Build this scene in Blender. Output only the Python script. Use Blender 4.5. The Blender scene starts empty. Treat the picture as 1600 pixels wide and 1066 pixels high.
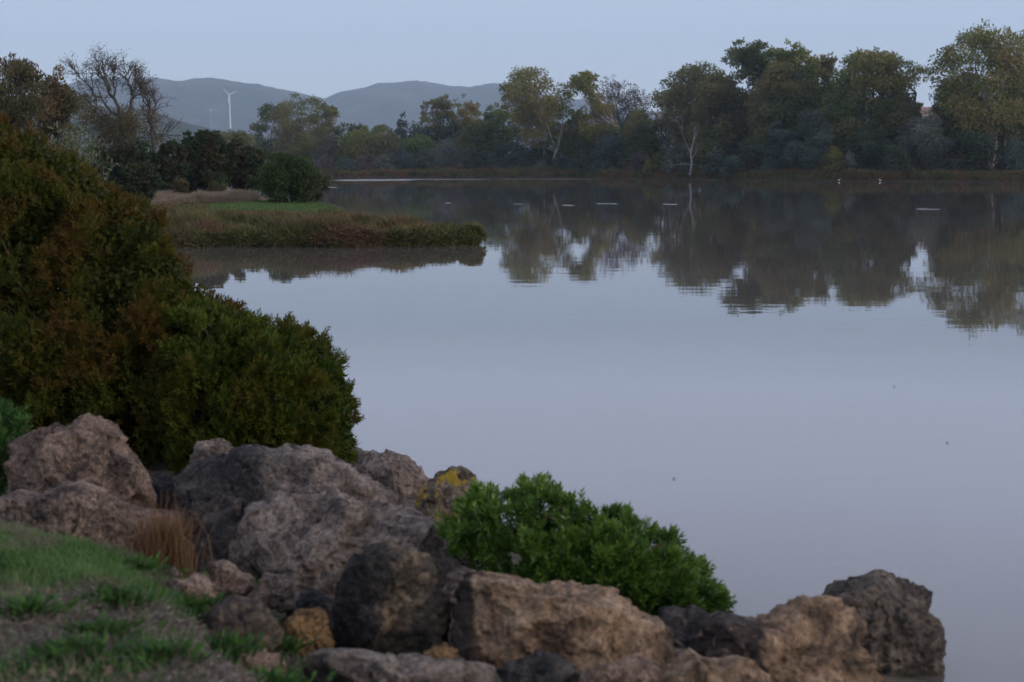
import bpy, bmesh, math, random
import numpy as np
from mathutils import Vector

C = bpy.context.scene.collection
F = 2222.0            # focal length in photo pixels (50 mm on a 36 mm sensor, 1600 px)
HZ = 258.0            # horizon row
CAMH = 2.2            # camera height over the water
PITCH = math.atan((533 - HZ) / F)
cp, sp = math.cos(PITCH), math.sin(PITCH)

# ------------------------------------------------------------------ helpers
def P(px, py, D):
    """point at real distance D (metres ahead) seen in direction px, py"""
    x = (px - 800) / F; v = (533 - py) / F
    Y = cp + sp * v; Z = -sp + cp * v
    k = D / Y
    return np.array([x * k, D, CAMH + Z * k])

def G(px, py, z=0.0):
    x = (px - 800) / F; v = (533 - py) / F
    Y = cp + sp * v; Z = -sp + cp * v
    k = (z - CAMH) / Z
    return np.array([x * k, Y * k, z])

def hash3(ix, iy, iz, seed):
    h = (ix.astype(np.int64) * 374761393 + iy.astype(np.int64) * 668265263 + iz.astype(np.int64) * 2147483647 + seed * 974634777) & 0xffffffff
    h = ((h ^ (h >> 13)) * 1274126177) & 0xffffffff
    h = ((h ^ (h >> 16)) * 2246822519) & 0xffffffff
    return ((h ^ (h >> 15)) & 0xffffff) / float(0xffffff)

def vnoise(p, seed=0):
    i = np.floor(p).astype(np.int64); f = p - i
    u = f * f * f * (f * (f * 6 - 15) + 10)
    r = 0
    for dx in (0, 1):
        for dy in (0, 1):
            for dz in (0, 1):
                w = (u[:, 0] if dx else 1 - u[:, 0]) * (u[:, 1] if dy else 1 - u[:, 1]) * (u[:, 2] if dz else 1 - u[:, 2])
                r = r + w * hash3(i[:, 0] + dx, i[:, 1] + dy, i[:, 2] + dz, seed)
    return r * 2 - 1

def fbm(p, o=4, seed=0, g=.5):
    a, s, r = 1., 1., 0.
    for k in range(o):
        r = r + a * vnoise(p * s + k * 17.3, seed + k); a *= g; s *= 2.03
    return r

def ridged(p, o=4, seed=0):
    a, s, r = 1., 1., 0.
    for k in range(o):
        r = r + a * (1 - np.abs(vnoise(p * s + k * 11.7, seed + k)) * 2); a *= .5; s *= 2.1
    return r / 2

def tag(o, label=None, cat=None, group=None, kind=None):
    if label: o['label'] = label
    if cat: o['category'] = cat
    if group: o['group'] = group
    if kind: o['kind'] = kind
    return o

def thing(name, loc, label, cat, group=None):
    o = bpy.data.objects.new(name, None); C.objects.link(o)
    o.location = Vector(loc); o.empty_display_size = .2
    return tag(o, label, cat, group)

def mesh_obj(name, V, Fq, mat, parent=None, loc=None, tint=None, smooth=False, n=None):
    """V (N,3) in world space; Fq (M,k) faces; one mesh object with its origin at loc or at its thing"""
    V = np.asarray(V, dtype=np.float64)
    org = np.array(parent.location) if parent is not None else (np.array(loc) if loc is not None else V.mean(0))
    if parent is not None and parent.parent is not None:
        org = org + np.array(parent.parent.location)
    V = V - org
    me = bpy.data.meshes.new(name)
    Fq = np.asarray(Fq, dtype=np.int32); M, k = Fq.shape
    me.vertices.add(len(V)); me.vertices.foreach_set('co', V.astype(np.float32).ravel())
    me.loops.add(M * k); me.loops.foreach_set('vertex_index', Fq.ravel())
    me.polygons.add(M); me.polygons.foreach_set('loop_start', np.arange(M, dtype=np.int32) * k)
    try: me.polygons.foreach_set('loop_total', np.full(M, k, dtype=np.int32))
    except Exception: pass
    me.polygons.foreach_set('use_smooth', np.full(M, smooth, dtype=bool))
    if tint is not None:
        a = me.attributes.new('tint', 'FLOAT', 'POINT'); a.data.foreach_set('value', np.asarray(tint, dtype=np.float32))
    me.update(calc_edges=True); me.validate()
    me.materials.append(mat)
    o = bpy.data.objects.new(name, me); C.objects.link(o)
    if parent is not None: o.parent = parent
    else: o.location = Vector(org)
    return o

def unit(v):
    return v / (np.linalg.norm(v, axis=-1, keepdims=True) + 1e-9)

class Soup:
    """collects triangle/quad arrays for ONE mesh"""
    def __init__(s): s.V = []; s.F = []; s.T = []; s.n = 0
    def add(s, V, Fq, T=None):
        s.V.append(V); s.F.append(np.asarray(Fq) + s.n); s.n += len(V)
        s.T.append(np.full(len(V), .5) if T is None else T)
    def build(s, name, mat, parent=None, loc=None, smooth=False):
        return mesh_obj(name, np.concatenate(s.V), np.concatenate(s.F), mat, parent, loc, np.concatenate(s.T), smooth)

def leaf_quads(S, pts, d, L, W, T, rng):
    N = len(pts); d = unit(d)
    s = unit(np.cross(d, rng.normal(size=(N, 3))))
    L = np.broadcast_to(np.asarray(L, float), (N,))[:, None]; W = np.broadcast_to(np.asarray(W, float), (N,))[:, None]
    V = np.stack([pts, pts + .45 * L * d + .5 * W * s, pts + L * d, pts + .45 * L * d - .5 * W * s], 1).reshape(-1, 3)
    S.add(V, np.arange(4 * N).reshape(N, 4), np.repeat(T, 4))

def blades(S, pts, H, W, lean, T, rng):
    """bent grass blades: two quads each"""
    N = len(pts)
    a = rng.uniform(0, 2 * np.pi, N); s = np.stack([np.cos(a), np.sin(a), 0 * a], 1)
    b = rng.uniform(0, 2 * np.pi, N); ln = (np.stack([np.cos(b), np.sin(b), 0 * b], 1) * (rng.uniform(.1, 1, N) * lean)[:, None])
    H = np.broadcast_to(np.asarray(H, float), (N,))[:, None]; W = np.broadcast_to(np.asarray(W, float), (N,))[:, None]
    up = np.array([0, 0, 1.])
    m = pts + up * H * .55 + ln * H * .3; t = pts + up * H * .95 + ln * H
    V = np.stack([pts - s * W / 2, pts + s * W / 2, m + s * W * .4, m - s * W * .4, t + s * W * .06, t - s * W * .06], 1).reshape(-1, 3)
    k = np.arange(N)[:, None] * 6
    Fq = np.concatenate([k + np.array([[0, 1, 2, 3]]), k + np.array([[3, 2, 4, 5]])])
    S.add(V, Fq, np.repeat(T, 6))

def tube(S, pts, rad, sides=6, tint=.5):
    pts = np.asarray(pts, float); n = len(pts)
    V = []
    for i in range(n):
        d = unit(pts[min(i + 1, n - 1)] - pts[max(i - 1, 0)])
        a = np.array([1., 0, 0]) if abs(d[0]) < .8 else np.array([0, 1., 0])
        u = unit(np.cross(d, a)); w = np.cross(d, u)
        for k in range(sides):
            t = 2 * math.pi * k / sides
            V.append(pts[i] + (u * math.cos(t) + w * math.sin(t)) * rad[i])
    Fq = []
    for i in range(n - 1):
        for k in range(sides):
            k2 = (k + 1) % sides
            Fq.append([i * sides + k, i * sides + k2, (i + 1) * sides + k2, (i + 1) * sides + k])
    if sides >= 4:
        Fq.append([(n - 1) * sides + k for k in (0, 1, sides // 2, sides - 1)])
    S.add(np.array(V), Fq, np.full(len(V), tint))

def curve(a, b, rng, wob=.12, n=5, sag=0.):
    a = np.asarray(a, float); b = np.asarray(b, float); L = np.linalg.norm(b - a)
    t = np.linspace(0, 1, n)[:, None]
    p = a + (b - a) * t
    off = rng.normal(size=3) * wob * L
    p = p + off * np.sin(t * np.pi) * .7 + np.array([0, 0, sag * L]) * np.sin(t * np.pi)
    p[1:-1] += rng.normal(size=(n - 2, 3)) * wob * .25 * L
    return p

def inside(poly, x, y):
    r = np.zeros(len(x), bool); n = len(poly)
    for i in range(n):
        x1, y1 = poly[i]; x2, y2 = poly[(i + 1) % n]
        c = (y1 > y) != (y2 > y)
        r ^= c & (x < (x2 - x1) * (y - y1) / (y2 - y1 + 1e-12) + x1)
    return r

def edge_dist(poly, x, y):
    d = np.full(len(x), 1e9); n = len(poly)
    for i in range(n):
        a = np.array(poly[i]); b = np.array(poly[(i + 1) % n]); ab = b - a
        t = np.clip(((x - a[0]) * ab[0] + (y - a[1]) * ab[1]) / (ab @ ab + 1e-12), 0, 1)
        d = np.minimum(d, np.hypot(x - a[0] - t * ab[0], y - a[1] - t * ab[1]))
    return d

def sdist(poly, x, y):
    return np.where(inside(poly, x, y), 1, -1) * edge_dist(poly, x, y)

def volume(poly_px, D, T, n, rng, shell=.45, gaps=()):
    """n points through the depth of a rounded volume with this outline; also edge distance and outward direction"""
    pl = np.array([P(a, b, D)[[0, 2]] for a, b in poly_px])
    lo, hi = pl.min(0), pl.max(0)
    X = np.zeros(0); Z = np.zeros(0)
    while len(X) < n:
        x = rng.uniform(lo[0], hi[0], n * 2); z = rng.uniform(lo[1], hi[1], n * 2)
        k = inside(pl, x, z)
        for gx, gy, gr in gaps:
            g = P(gx, gy, D)[[0, 2]]; rr = gr * D / F
            k &= np.hypot(x - g[0], z - g[1]) > rr
        X = np.concatenate([X, x[k]]); Z = np.concatenate([Z, z[k]])
    X, Z = X[:n], Z[:n]
    d = edge_dist(pl, X, Z); R = max(d.max(), 1e-3) * .9
    q = 1 - np.minimum(d / R, 1)
    half = T * np.sqrt(1 - q * q)
    w = half * rng.choice([-1, 1], n) * rng.uniform(0, 1, n) ** shell
    c = pl.mean(0)
    out = unit(np.stack([(X - c[0]) * q / (R + .01), w / (T * T + .01) * T, (Z - c[1]) * q / (R + .01) + .25], 1))
    return np.stack([X, D + w, Z], 1), d, out

# ------------------------------------------------------------------ materials
def new_mat(name):
    m = bpy.data.materials.new(name); m.use_nodes = True
    nt = m.node_tree; nt.nodes.clear()
    out = nt.nodes.new('ShaderNodeOutputMaterial')
    return m, nt, out

def ramp(nt, fac, cols, interp='LINEAR'):
    r = nt.nodes.new('ShaderNodeValToRGB'); r.color_ramp.interpolation = interp
    e = r.color_ramp.elements
    while len(e) < len(cols): e.new(.5)
    for i, (p, c) in enumerate(cols):
        e[i].position = p; e[i].color = (*c, 1)
    nt.links.new(fac, r.inputs[0]); return r.outputs[0]

def noise_tex(nt, vec, scale, detail=4, rough=.55, dist=0.):
    n = nt.nodes.new('ShaderNodeTexNoise'); n.inputs['Scale'].default_value = scale
    n.inputs['Detail'].default_value = detail; n.inputs['Roughness'].default_value = rough; n.inputs['Distortion'].default_value = dist
    if vec is not None: nt.links.new(vec, n.inputs['Vector'])
    return n.outputs['Fac']

def mixc(nt, fac, a, b, mode='MIX'):
    m = nt.nodes.new('ShaderNodeMix'); m.data_type = 'RGBA'; m.blend_type = mode
    for s, v in ((m.inputs[0], fac), (m.inputs[6], a), (m.inputs[7], b)):
        if hasattr(v, 'links'): nt.links.new(v, s)
        elif isinstance(v, (int, float)): s.default_value = v
        else: s.default_value = (*v, 1)
    return m.outputs[2]

def mathn(nt, op, a, b=None, clamp=False):
    m = nt.nodes.new('ShaderNodeMath'); m.operation = op; m.use_clamp = clamp
    for i, v in enumerate((a, b)):
        if v is None: continue
        if hasattr(v, 'links'): nt.links.new(v, m.inputs[i])
        else: m.inputs[i].default_value = v
    return m.outputs[0]

def geo_pos(nt):
    return nt.nodes.new('ShaderNodeNewGeometry').outputs['Position']

def foliage(name, cols, patch=None, pscale=.5, trans=.25, rough=.6, spec=.2):
    """cols: three greens picked per leaf; patch: colour of discoloured patches in the plant"""
    m, nt, out = new_mat(name)
    at = nt.nodes.new('ShaderNodeAttribute'); at.attribute_name = 'tint'
    col = ramp(nt, at.outputs['Fac'], [(0, cols[0]), (.5, cols[1]), (1, cols[2])])
    if patch:
        n = noise_tex(nt, geo_pos(nt), pscale, 3, .6)
        n = mathn(nt, 'ADD', n, mathn(nt, 'MULTIPLY', at.outputs['Fac'], .2))
        f = ramp(nt, n, [(.565, (0, 0, 0)), (.70, (.9, .9, .9))])
        col = mixc(nt, f, col, patch)
    b = nt.nodes.new('ShaderNodeBsdfPrincipled'); b.inputs['Roughness'].default_value = rough
    b.inputs['Specular IOR Level'].default_value = spec
    nt.links.new(col, b.inputs['Base Color'])
    if trans > 0:
        t = nt.nodes.new('ShaderNodeBsdfTranslucent'); nt.links.new(col, t.inputs['Color'])
        mx = nt.nodes.new('ShaderNodeMixShader'); mx.inputs[0].default_value = trans
        nt.links.new(b.outputs[0], mx.inputs[1]); nt.links.new(t.outputs[0], mx.inputs[2]); nt.links.new(mx.outputs[0], out.inputs[0])
    else: nt.links.new(b.outputs[0], out.inputs[0])
    return m

def bark(name, c1, c2, scale=3):
    m, nt, out = new_mat(name)
    col = ramp(nt, noise_tex(nt, geo_pos(nt), scale, 5, .65), [(.35, c1), (.65, c2)])
    b = nt.nodes.new('ShaderNodeBsdfPrincipled'); b.inputs['Roughness'].default_value = .85
    nt.links.new(col, b.inputs['Base Color']); nt.links.new(b.outputs[0], out.inputs[0]); return m

def rock_mat(name, pale, mid, dark, stain=.5, lichen=None, seed=0., scale=1., side=None, lich_amt=.66):
    """weathered limestone: pale/mid mottling, dark algae stains of their own shape, pits, optional lichen"""
    m, nt, out = new_mat(name)
    tc = nt.nodes.new('ShaderNodeTexCoord')
    mp = nt.nodes.new('ShaderNodeMapping'); mp.inputs['Location'].default_value = (seed, seed * 1.7, -seed)
    nt.links.new(tc.outputs['Object'], mp.inputs[0]); v = mp.outputs[0]
    n1 = noise_tex(nt, v, 5 * scale, 8, .7, .6)
    col = ramp(nt, n1, [(.36, dark), (.47, mid), (.62, pale)])
    n2 = noise_tex(nt, v, 2.6 * scale, 6, .7, 1.2)
    if side is not None:      # darkens the stone toward its left side
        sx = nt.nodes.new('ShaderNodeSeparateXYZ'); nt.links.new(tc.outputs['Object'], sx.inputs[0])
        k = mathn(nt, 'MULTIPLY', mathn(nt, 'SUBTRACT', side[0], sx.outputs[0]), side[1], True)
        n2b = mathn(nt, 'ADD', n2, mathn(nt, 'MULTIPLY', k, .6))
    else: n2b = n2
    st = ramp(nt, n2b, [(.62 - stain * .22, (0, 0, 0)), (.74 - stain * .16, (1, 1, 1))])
    col = mixc(nt, mathn(nt, 'MULTIPLY', st, .85), col, (.022, .022, .026))
    n3 = noise_tex(nt, v, 38 * scale, 6, .75)
    col = mixc(nt, .75, col, ramp(nt, n3, [(.36, (.22, .19, .18)), (.5, (.9, .9, .9)), (.64, (1.6, 1.52, 1.45))]), 'MULTIPLY')
    vp = nt.nodes.new('ShaderNodeTexVoronoi'); vp.inputs['Scale'].default_value = 13 * scale; vp.inputs['Randomness'].default_value = 1
    wv = nt.nodes.new('ShaderNodeVectorMath'); wv.operation = 'ADD'; nt.links.new(v, wv.inputs[0])
    nz = nt.nodes.new('ShaderNodeTexNoise'); nz.inputs['Scale'].default_value = 9 * scale; nz.inputs['Detail'].default_value = 4; nt.links.new(v, nz.inputs['Vector'])
    sc_ = nt.nodes.new('ShaderNodeVectorMath'); sc_.operation = 'SCALE'; sc_.inputs['Scale'].default_value = .16 / scale; nt.links.new(nz.outputs['Color'], sc_.inputs[0]); nt.links.new(sc_.outputs[0], wv.inputs[1])
    nt.links.new(wv.outputs[0], vp.inputs['Vector'])
    pit = ramp(nt, vp.outputs['Distance'], [(.12, (1, 1, 1)), (.34, (0, 0, 0))])
    col = mixc(nt, mathn(nt, 'MULTIPLY', pit, .6), col, dark)
    sp_ = noise_tex(nt, v, 14 * scale, 3, .6, .4)
    col = mixc(nt, ramp(nt, sp_, [(.62, (0, 0, 0)), (.7, (.6, .6, .6))]), col, pale)
    if lichen:
        n4 = noise_tex(nt, v, 7 * scale, 5, .6, .5)
        col = mixc(nt, ramp(nt, n4, [(lich_amt - .05, (0, 0, 0)), (lich_amt, (1, 1, 1))]), col, lichen)
    gz = nt.nodes.new('ShaderNodeSeparateXYZ'); nt.links.new(geo_pos(nt), gz.inputs[0])   # wet band just over the water
    wet = ramp(nt, mathn(nt, 'ADD', mathn(nt, 'MULTIPLY', gz.outputs[2], 4.), n1), [(.55, (1, 1, 1)), (.8, (0, 0, 0))])
    col = mixc(nt, mathn(nt, 'MULTIPLY', wet, .75), col, (.022, .020, .017))
    b = nt.nodes.new('ShaderNodeBsdfPrincipled'); b.inputs['Roughness'].default_value = .88
    b.inputs['Specular IOR Level'].default_value = .25
    nt.links.new(col, b.inputs['Base Color'])
    vo = nt.nodes.new('ShaderNodeTexVoronoi'); vo.inputs['Scale'].default_value = 26 * scale; nt.links.new(v, vo.inputs['Vector'])
    hgt = mathn(nt, 'ADD', mathn(nt, 'MULTIPLY', n3, .8), mathn(nt, 'MULTIPLY', vo.outputs['Distance'], .5))
    hgt = mathn(nt, 'ADD', hgt, mathn(nt, 'MULTIPLY', n1, 1.3))
    hgt = mathn(nt, 'SUBTRACT', hgt, mathn(nt, 'MULTIPLY', pit, .7))
    bp = nt.nodes.new('ShaderNodeBump'); bp.inputs['Strength'].default_value = .9; bp.inputs['Distance'].default_value = .045
    nt.links.new(hgt, bp.inputs['Height']); nt.links.new(bp.outputs[0], b.inputs['Normal'])
    nt.links.new(b.outputs[0], out.inputs[0]); return m

def ground_mat(name, cols, scale, bump=.02, extra=None, escale=1.):
    m, nt, out = new_mat(name); v = geo_pos(nt)
    n = noise_tex(nt, v, scale, 8, .7, .4)
    col = ramp(nt, n, [(.3, cols[0]), (.5, cols[1]), (.7, cols[2])])
    if extra:
        col = mixc(nt, ramp(nt, noise_tex(nt, v, escale, 5, .65), [(.48, (0, 0, 0)), (.58, (1, 1, 1))]), col, extra)
    b = nt.nodes.new('ShaderNodeBsdfPrincipled'); b.inputs['Roughness'].default_value = .95; b.inputs['Specular IOR Level'].default_value = .1
    nt.links.new(col, b.inputs['Base Color'])
    bp = nt.nodes.new('ShaderNodeBump'); bp.inputs['Distance'].default_value = bump
    nt.links.new(noise_tex(nt, v, scale * 6, 6, .7), bp.inputs['Height']); nt.links.new(bp.outputs[0], b.inputs['Normal'])
    nt.links.new(b.outputs[0], out.inputs[0]); return m

def plain(name, c, rough=.5):
    m, nt, out = new_mat(name)
    b = nt.nodes.new('ShaderNodeBsdfPrincipled'); b.inputs['Roughness'].default_value = rough
    nt.links.new(mixc(nt, mathn(nt, 'MULTIPLY', noise_tex(nt, geo_pos(nt), 2, 3), .4), c, tuple(x * .8 for x in c)), b.inputs['Base Color'])
    nt.links.new(b.outputs[0], out.inputs[0]); return m

M = {
 'euc_olive': foliage('leaf_euc_olive', [(0.089, 0.112, 0.028), (0.166, 0.188, 0.046), (0.280, 0.269, 0.069)], (0.268, 0.200, 0.069), .12, .42),
 'euc_green': foliage('leaf_euc_green', [(0.067, 0.099, 0.028), (0.129, 0.175, 0.046), (0.235, 0.269, 0.069)], (0.246, 0.200, 0.062), .1, .42),
 'euc_brown': foliage('leaf_euc_brown', [(0.101, 0.089, 0.033), (0.191, 0.160, 0.062), (0.280, 0.223, 0.085)], (0.146, 0.163, 0.054), .15, .42),
 'euc_dark':  foliage('leaf_euc_dark', [(0.049, 0.071, 0.025), (0.101, 0.127, 0.041), (0.179, 0.200, 0.059)], (0.191, 0.152, 0.054), .12, .42),
 'yellow':    foliage('leaf_yellowgreen', [(.065, .070, .016), (.12, .12, .026), (.19, .17, .04)]),
 'blue':      foliage('leaf_bluegreen', [(0.032, 0.054, 0.041), (0.064, 0.104, 0.077), (0.113, 0.159, 0.116)], (0.080, 0.084, 0.070), .2),
 'dark':      foliage('leaf_dark', [(0.021, 0.036, 0.018), (0.044, 0.070, 0.035), (0.078, 0.109, 0.050)], (0.060, 0.061, 0.035), .3),
 'grey':      foliage('leaf_grey', [(0.068, 0.073, 0.057), (0.112, 0.121, 0.094), (0.172, 0.181, 0.138)]),
 'purple':    foliage('leaf_purplebrown', [(0.065, 0.052, 0.046), (0.107, 0.083, 0.074), (0.151, 0.114, 0.099)]),
 'left_dark': foliage('leaf_left_dark', [(0.016, 0.029, 0.012), (0.034, 0.057, 0.022), (0.072, 0.101, 0.036)], (0.065, 0.049, 0.026), .7),
 'left_brown': foliage('leaf_left_brown', [(0.062, 0.047, 0.024), (0.132, 0.094, 0.045), (0.211, 0.144, 0.068)], (0.078, 0.088, 0.033), .5),
 'round':     foliage('leaf_round_bush', [(0.021, 0.039, 0.010), (0.047, 0.078, 0.019), (0.098, 0.137, 0.034)], (0.065, 0.065, 0.024), .8),
 'rust_bush': foliage('leaf_rust_bush', [(0.026, 0.034, 0.004), (0.058, 0.066, 0.007), (0.118, 0.113, 0.013)], (0.100, 0.053, 0.011), 2.4, .35, .6, .15),
 'green_bush': foliage('leaf_big_bush', [(0.022, 0.040, 0.004), (0.050, 0.074, 0.007), (0.125, 0.145, 0.014)], (0.083, 0.069, 0.008), 2.2, .35, .6, .15),
 'near_green': foliage('leaf_near_green', [(0.029, 0.062, 0.008), (0.065, 0.129, 0.016), (0.156, 0.246, 0.034)], None, 1, .3, .4, .4),
 'silver':    foliage('leaf_silver', [(.06, .075, .04), (.12, .14, .08), (.19, .21, .13)]),
 'grass':     foliage('grass_blades', [(0.052, 0.102, 0.026), (0.094, 0.175, 0.044), (0.159, 0.239, 0.082)], (0.187, 0.145, 0.101), 2.5, .25),
 'weed':      foliage('weed_leaves', [(.022, .055, .012), (.040, .095, .018), (.075, .15, .030)], None, 1, .25),
 'dry':       foliage('dry_grass', [(.10, .048, .022), (.18, .092, .042), (.29, .17, .09)], None, 1, .2),
 'litter':    foliage('dry_litter', [(.075, .055, .042), (.15, .12, .095), (.25, .21, .17)], None, 1, .1),
 'marsh':     foliage('marsh_plants', [(.055, .058, .018), (.105, .105, .032), (.19, .165, .065)], (.17, .095, .055), .45, .2),
 'reed':      foliage('dry_reeds', [(.20, .145, .09), (.31, .23, .155), (.42, .33, .23)], None, 1, .2),
 'lawn':      foliage('spit_lawn', [(.055, .10, .028), (.085, .145, .04), (.13, .185, .06)], None, 1, .2),
 'bank':      foliage('far_bank_plants', [(0.040, 0.045, 0.014), (0.084, 0.081, 0.024), (0.150, 0.125, 0.035)], (0.136, 0.066, 0.029), .12, .2),
 'bark_pale': bark('bark_pale', (.16, .13, .11), (.42, .38, .34), 1.2),
 'bark_dark': bark('bark_dark', (.035, .028, .024), (.09, .075, .065), 2),
 'bark_dead': bark('bark_dead', (.15, .14, .135), (.33, .31, .295), 1.5),
 'stem':      bark('stem_brown', (.05, .03, .018), (.13, .075, .045), 12),
}

# ------------------------------------------------------------------ camera
cam = bpy.data.cameras.new('camera'); co = bpy.data.objects.new('camera', cam); C.objects.link(co)
cam.lens = 50; cam.sensor_width = 36; cam.clip_start = .05; cam.clip_end = 30000
co.location = (0, 0, CAMH); co.rotation_euler = (math.pi / 2 - PITCH, 0, 0)
cam.dof.use_dof = True; cam.dof.focus_distance = 22; cam.dof.aperture_fstop = 3.2
sc = bpy.context.scene; sc.camera = co
sc.render.engine = 'CYCLES'
sc.view_settings.view_transform = 'Standard'; sc.view_settings.look = 'None'
sc.view_settings.gamma = 1; sc.view_settings.exposure = .92
sc.cycles.max_bounces = 8; sc.cycles.diffuse_bounces = 3; sc.cycles.volume_bounces = 1

# ------------------------------------------------------------------ light
EL, AZ = math.radians(14), math.radians(118)   # a low sun behind thin cloud, to the right of the viewer
w = bpy.data.worlds.new('World'); sc.world = w; w.use_nodes = True
nt = w.node_tree; nt.nodes.clear()
wo = nt.nodes.new('ShaderNodeOutputWorld'); bg = nt.nodes.new('ShaderNodeBackground')
sky = nt.nodes.new('ShaderNodeTexSky'); sky.sky_type = 'NISHITA'; sky.sun_disc = False
sky.sun_elevation = EL; sky.sun_rotation = AZ; sky.altitude = 0; sky.air_density = 1.0; sky.dust_density = 1.0; sky.ozone_density = 1.5
# thin even cloud veil over the clear sky, a little darker overhead than at the horizon
tc = nt.nodes.new('ShaderNodeTexCoord'); sx = nt.nodes.new('ShaderNodeSeparateXYZ'); nt.links.new(tc.outputs['Generated'], sx.inputs[0])
veil = ramp(nt, sx.outputs[2], [(0, (5.4, 6.3, 7.5)), (.05, (4.1, 4.8, 5.8)), (.085, (3.7, 4.35, 5.4)), (.11, (3.8, 4.45, 5.6)), (.15, (7.2, 8.1, 10.4)), (.22, (9.0, 9.9, 12.9)), (.38, (8.6, 9.5, 12.2)), (.55, (4.4, 4.8, 6.3)), (1, (2.5, 2.8, 3.7))])
bgcol = mixc(nt, .8, sky.outputs[0], veil)
nt.links.new(bgcol, bg.inputs[0]); bg.inputs[1].default_value = .085
nt.links.new(bg.outputs[0], wo.inputs[0])
sl = bpy.data.lights.new('sun', 'SUN'); so = bpy.data.objects.new('sun', sl); C.objects.link(so)
sl.energy = .9; sl.angle = math.radians(25); sl.color = (1, .88, .74)
sd = Vector((math.sin(AZ) * math.cos(EL), math.cos(AZ) * math.cos(EL), math.sin(EL)))
so.rotation_euler = sd.to_track_quat('Z', 'Y').to_euler()

# ------------------------------------------------------------------ water
def water_mat():
    m, nt, out = new_mat('water'); v = geo_pos(nt)
    b = nt.nodes.new('ShaderNodeBsdfPrincipled')
    b.inputs['IOR'].default_value = 1.37
    col = ramp(nt, noise_tex(nt, v, .05, 3), [(.3, (.100, .080, .068)), (.7, (.120, .097, .083))])
    nt.links.new(col, b.inputs['Base Color'])
    # ripples: long low waves across the view, and faint finer ones
    mp = nt.nodes.new('ShaderNodeMapping'); mp.inputs['Scale'].default_value = (.35, 1.0, 1); nt.links.new(v, mp.inputs[0])
    a = noise_tex(nt, mp.outputs[0], 1.6, 3, .5); c = noise_tex(nt, mp.outputs[0], .35, 2, .5)
    calm = noise_tex(nt, v, .06, 3, .6)
    amp = ramp(nt, calm, [(.35, (.35, .35, .35)), (.65, (1, 1, 1))])
    h = mathn(nt, 'ADD', mathn(nt, 'MULTIPLY', a, amp), mathn(nt, 'MULTIPLY', c, 1.3))
    bp = nt.nodes.new('ShaderNodeBump'); bp.inputs['Strength'].default_value = 1; bp.inputs['Distance'].default_value = .0019
    nt.links.new(h, bp.inputs['Height']); nt.links.new(bp.outputs[0], b.inputs['Normal'])
    # cat's-paws: narrow streaks ruffled by wind
    sx = nt.nodes.new('ShaderNodeSeparateXYZ'); nt.links.new(v, sx.inputs[0])
    tot = None
    for (px, py, wpx, dep) in RUFFLES:
        g = G(px, py); D = g[1]; hw = wpx / F * D / 2
        ex = mathn(nt, 'POWER', mathn(nt, 'ABSOLUTE', mathn(nt, 'DIVIDE', mathn(nt, 'SUBTRACT', sx.outputs[0], float(g[0])), hw)), 2.)
        ey = mathn(nt, 'POWER', mathn(nt, 'ABSOLUTE', mathn(nt, 'DIVIDE', mathn(nt, 'SUBTRACT', sx.outputs[1], float(D)), dep)), 2.)
        e = mathn(nt, 'SUBTRACT', 1, mathn(nt, 'ADD', ex, ey), True)
        tot = e if tot is None else mathn(nt, 'MAXIMUM', tot, e)
    brk = noise_tex(nt, mp.outputs[0], 1.2, 3, .6)
    tot = mathn(nt, 'MULTIPLY', tot, ramp(nt, brk, [(.35, (.15, .15, .15)), (.6, (1, 1, 1))]))
    r = mathn(nt, 'ADD', mathn(nt, 'MULTIPLY', tot, .75, True), .018)
    nt.links.new(r, b.inputs['Roughness'])
    nt.links.new(b.outputs[0], out.inputs[0]); return m
RUFFLES = [(585, 281.5, 150, 14), (680, 280.5, 220, 6), (860, 280, 200, 5), (517, 293, 22, 3), (700, 317.5, 14, .8), (810, 319, 18, .8),
           (888, 321, 26, .8), (948, 318.5, 40, .9), (1048, 319.5, 32, .9), (1450, 327, 42, .9), (1270, 281.5, 90, 2)]
gx = np.concatenate([np.linspace(-6500, -400, 12), np.linspace(-200, 200, 9), np.linspace(400, 6500, 12)])
gy = np.concatenate([np.linspace(-2000, -50, 5), np.linspace(0, 400, 9), np.linspace(600, 5400, 12)])
def grid(xs, ys, zf):
    X, Y = np.meshgrid(xs, ys); nx = len(xs); ny = len(ys)
    V = np.stack([X.ravel(), Y.ravel(), zf(X.ravel(), Y.ravel())], 1)
    i = (np.arange(ny - 1)[:, None] * nx + np.arange(nx - 1)[None]).ravel()
    return V, np.stack([i, i + 1, i + nx + 1, i + nx], 1)
V, Fq = grid(gx, gy, lambda x, y: 0 * x)
tag(mesh_obj('water', V, Fq, water_mat(), loc=(0, 0, 0), smooth=True), kind='structure')

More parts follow.
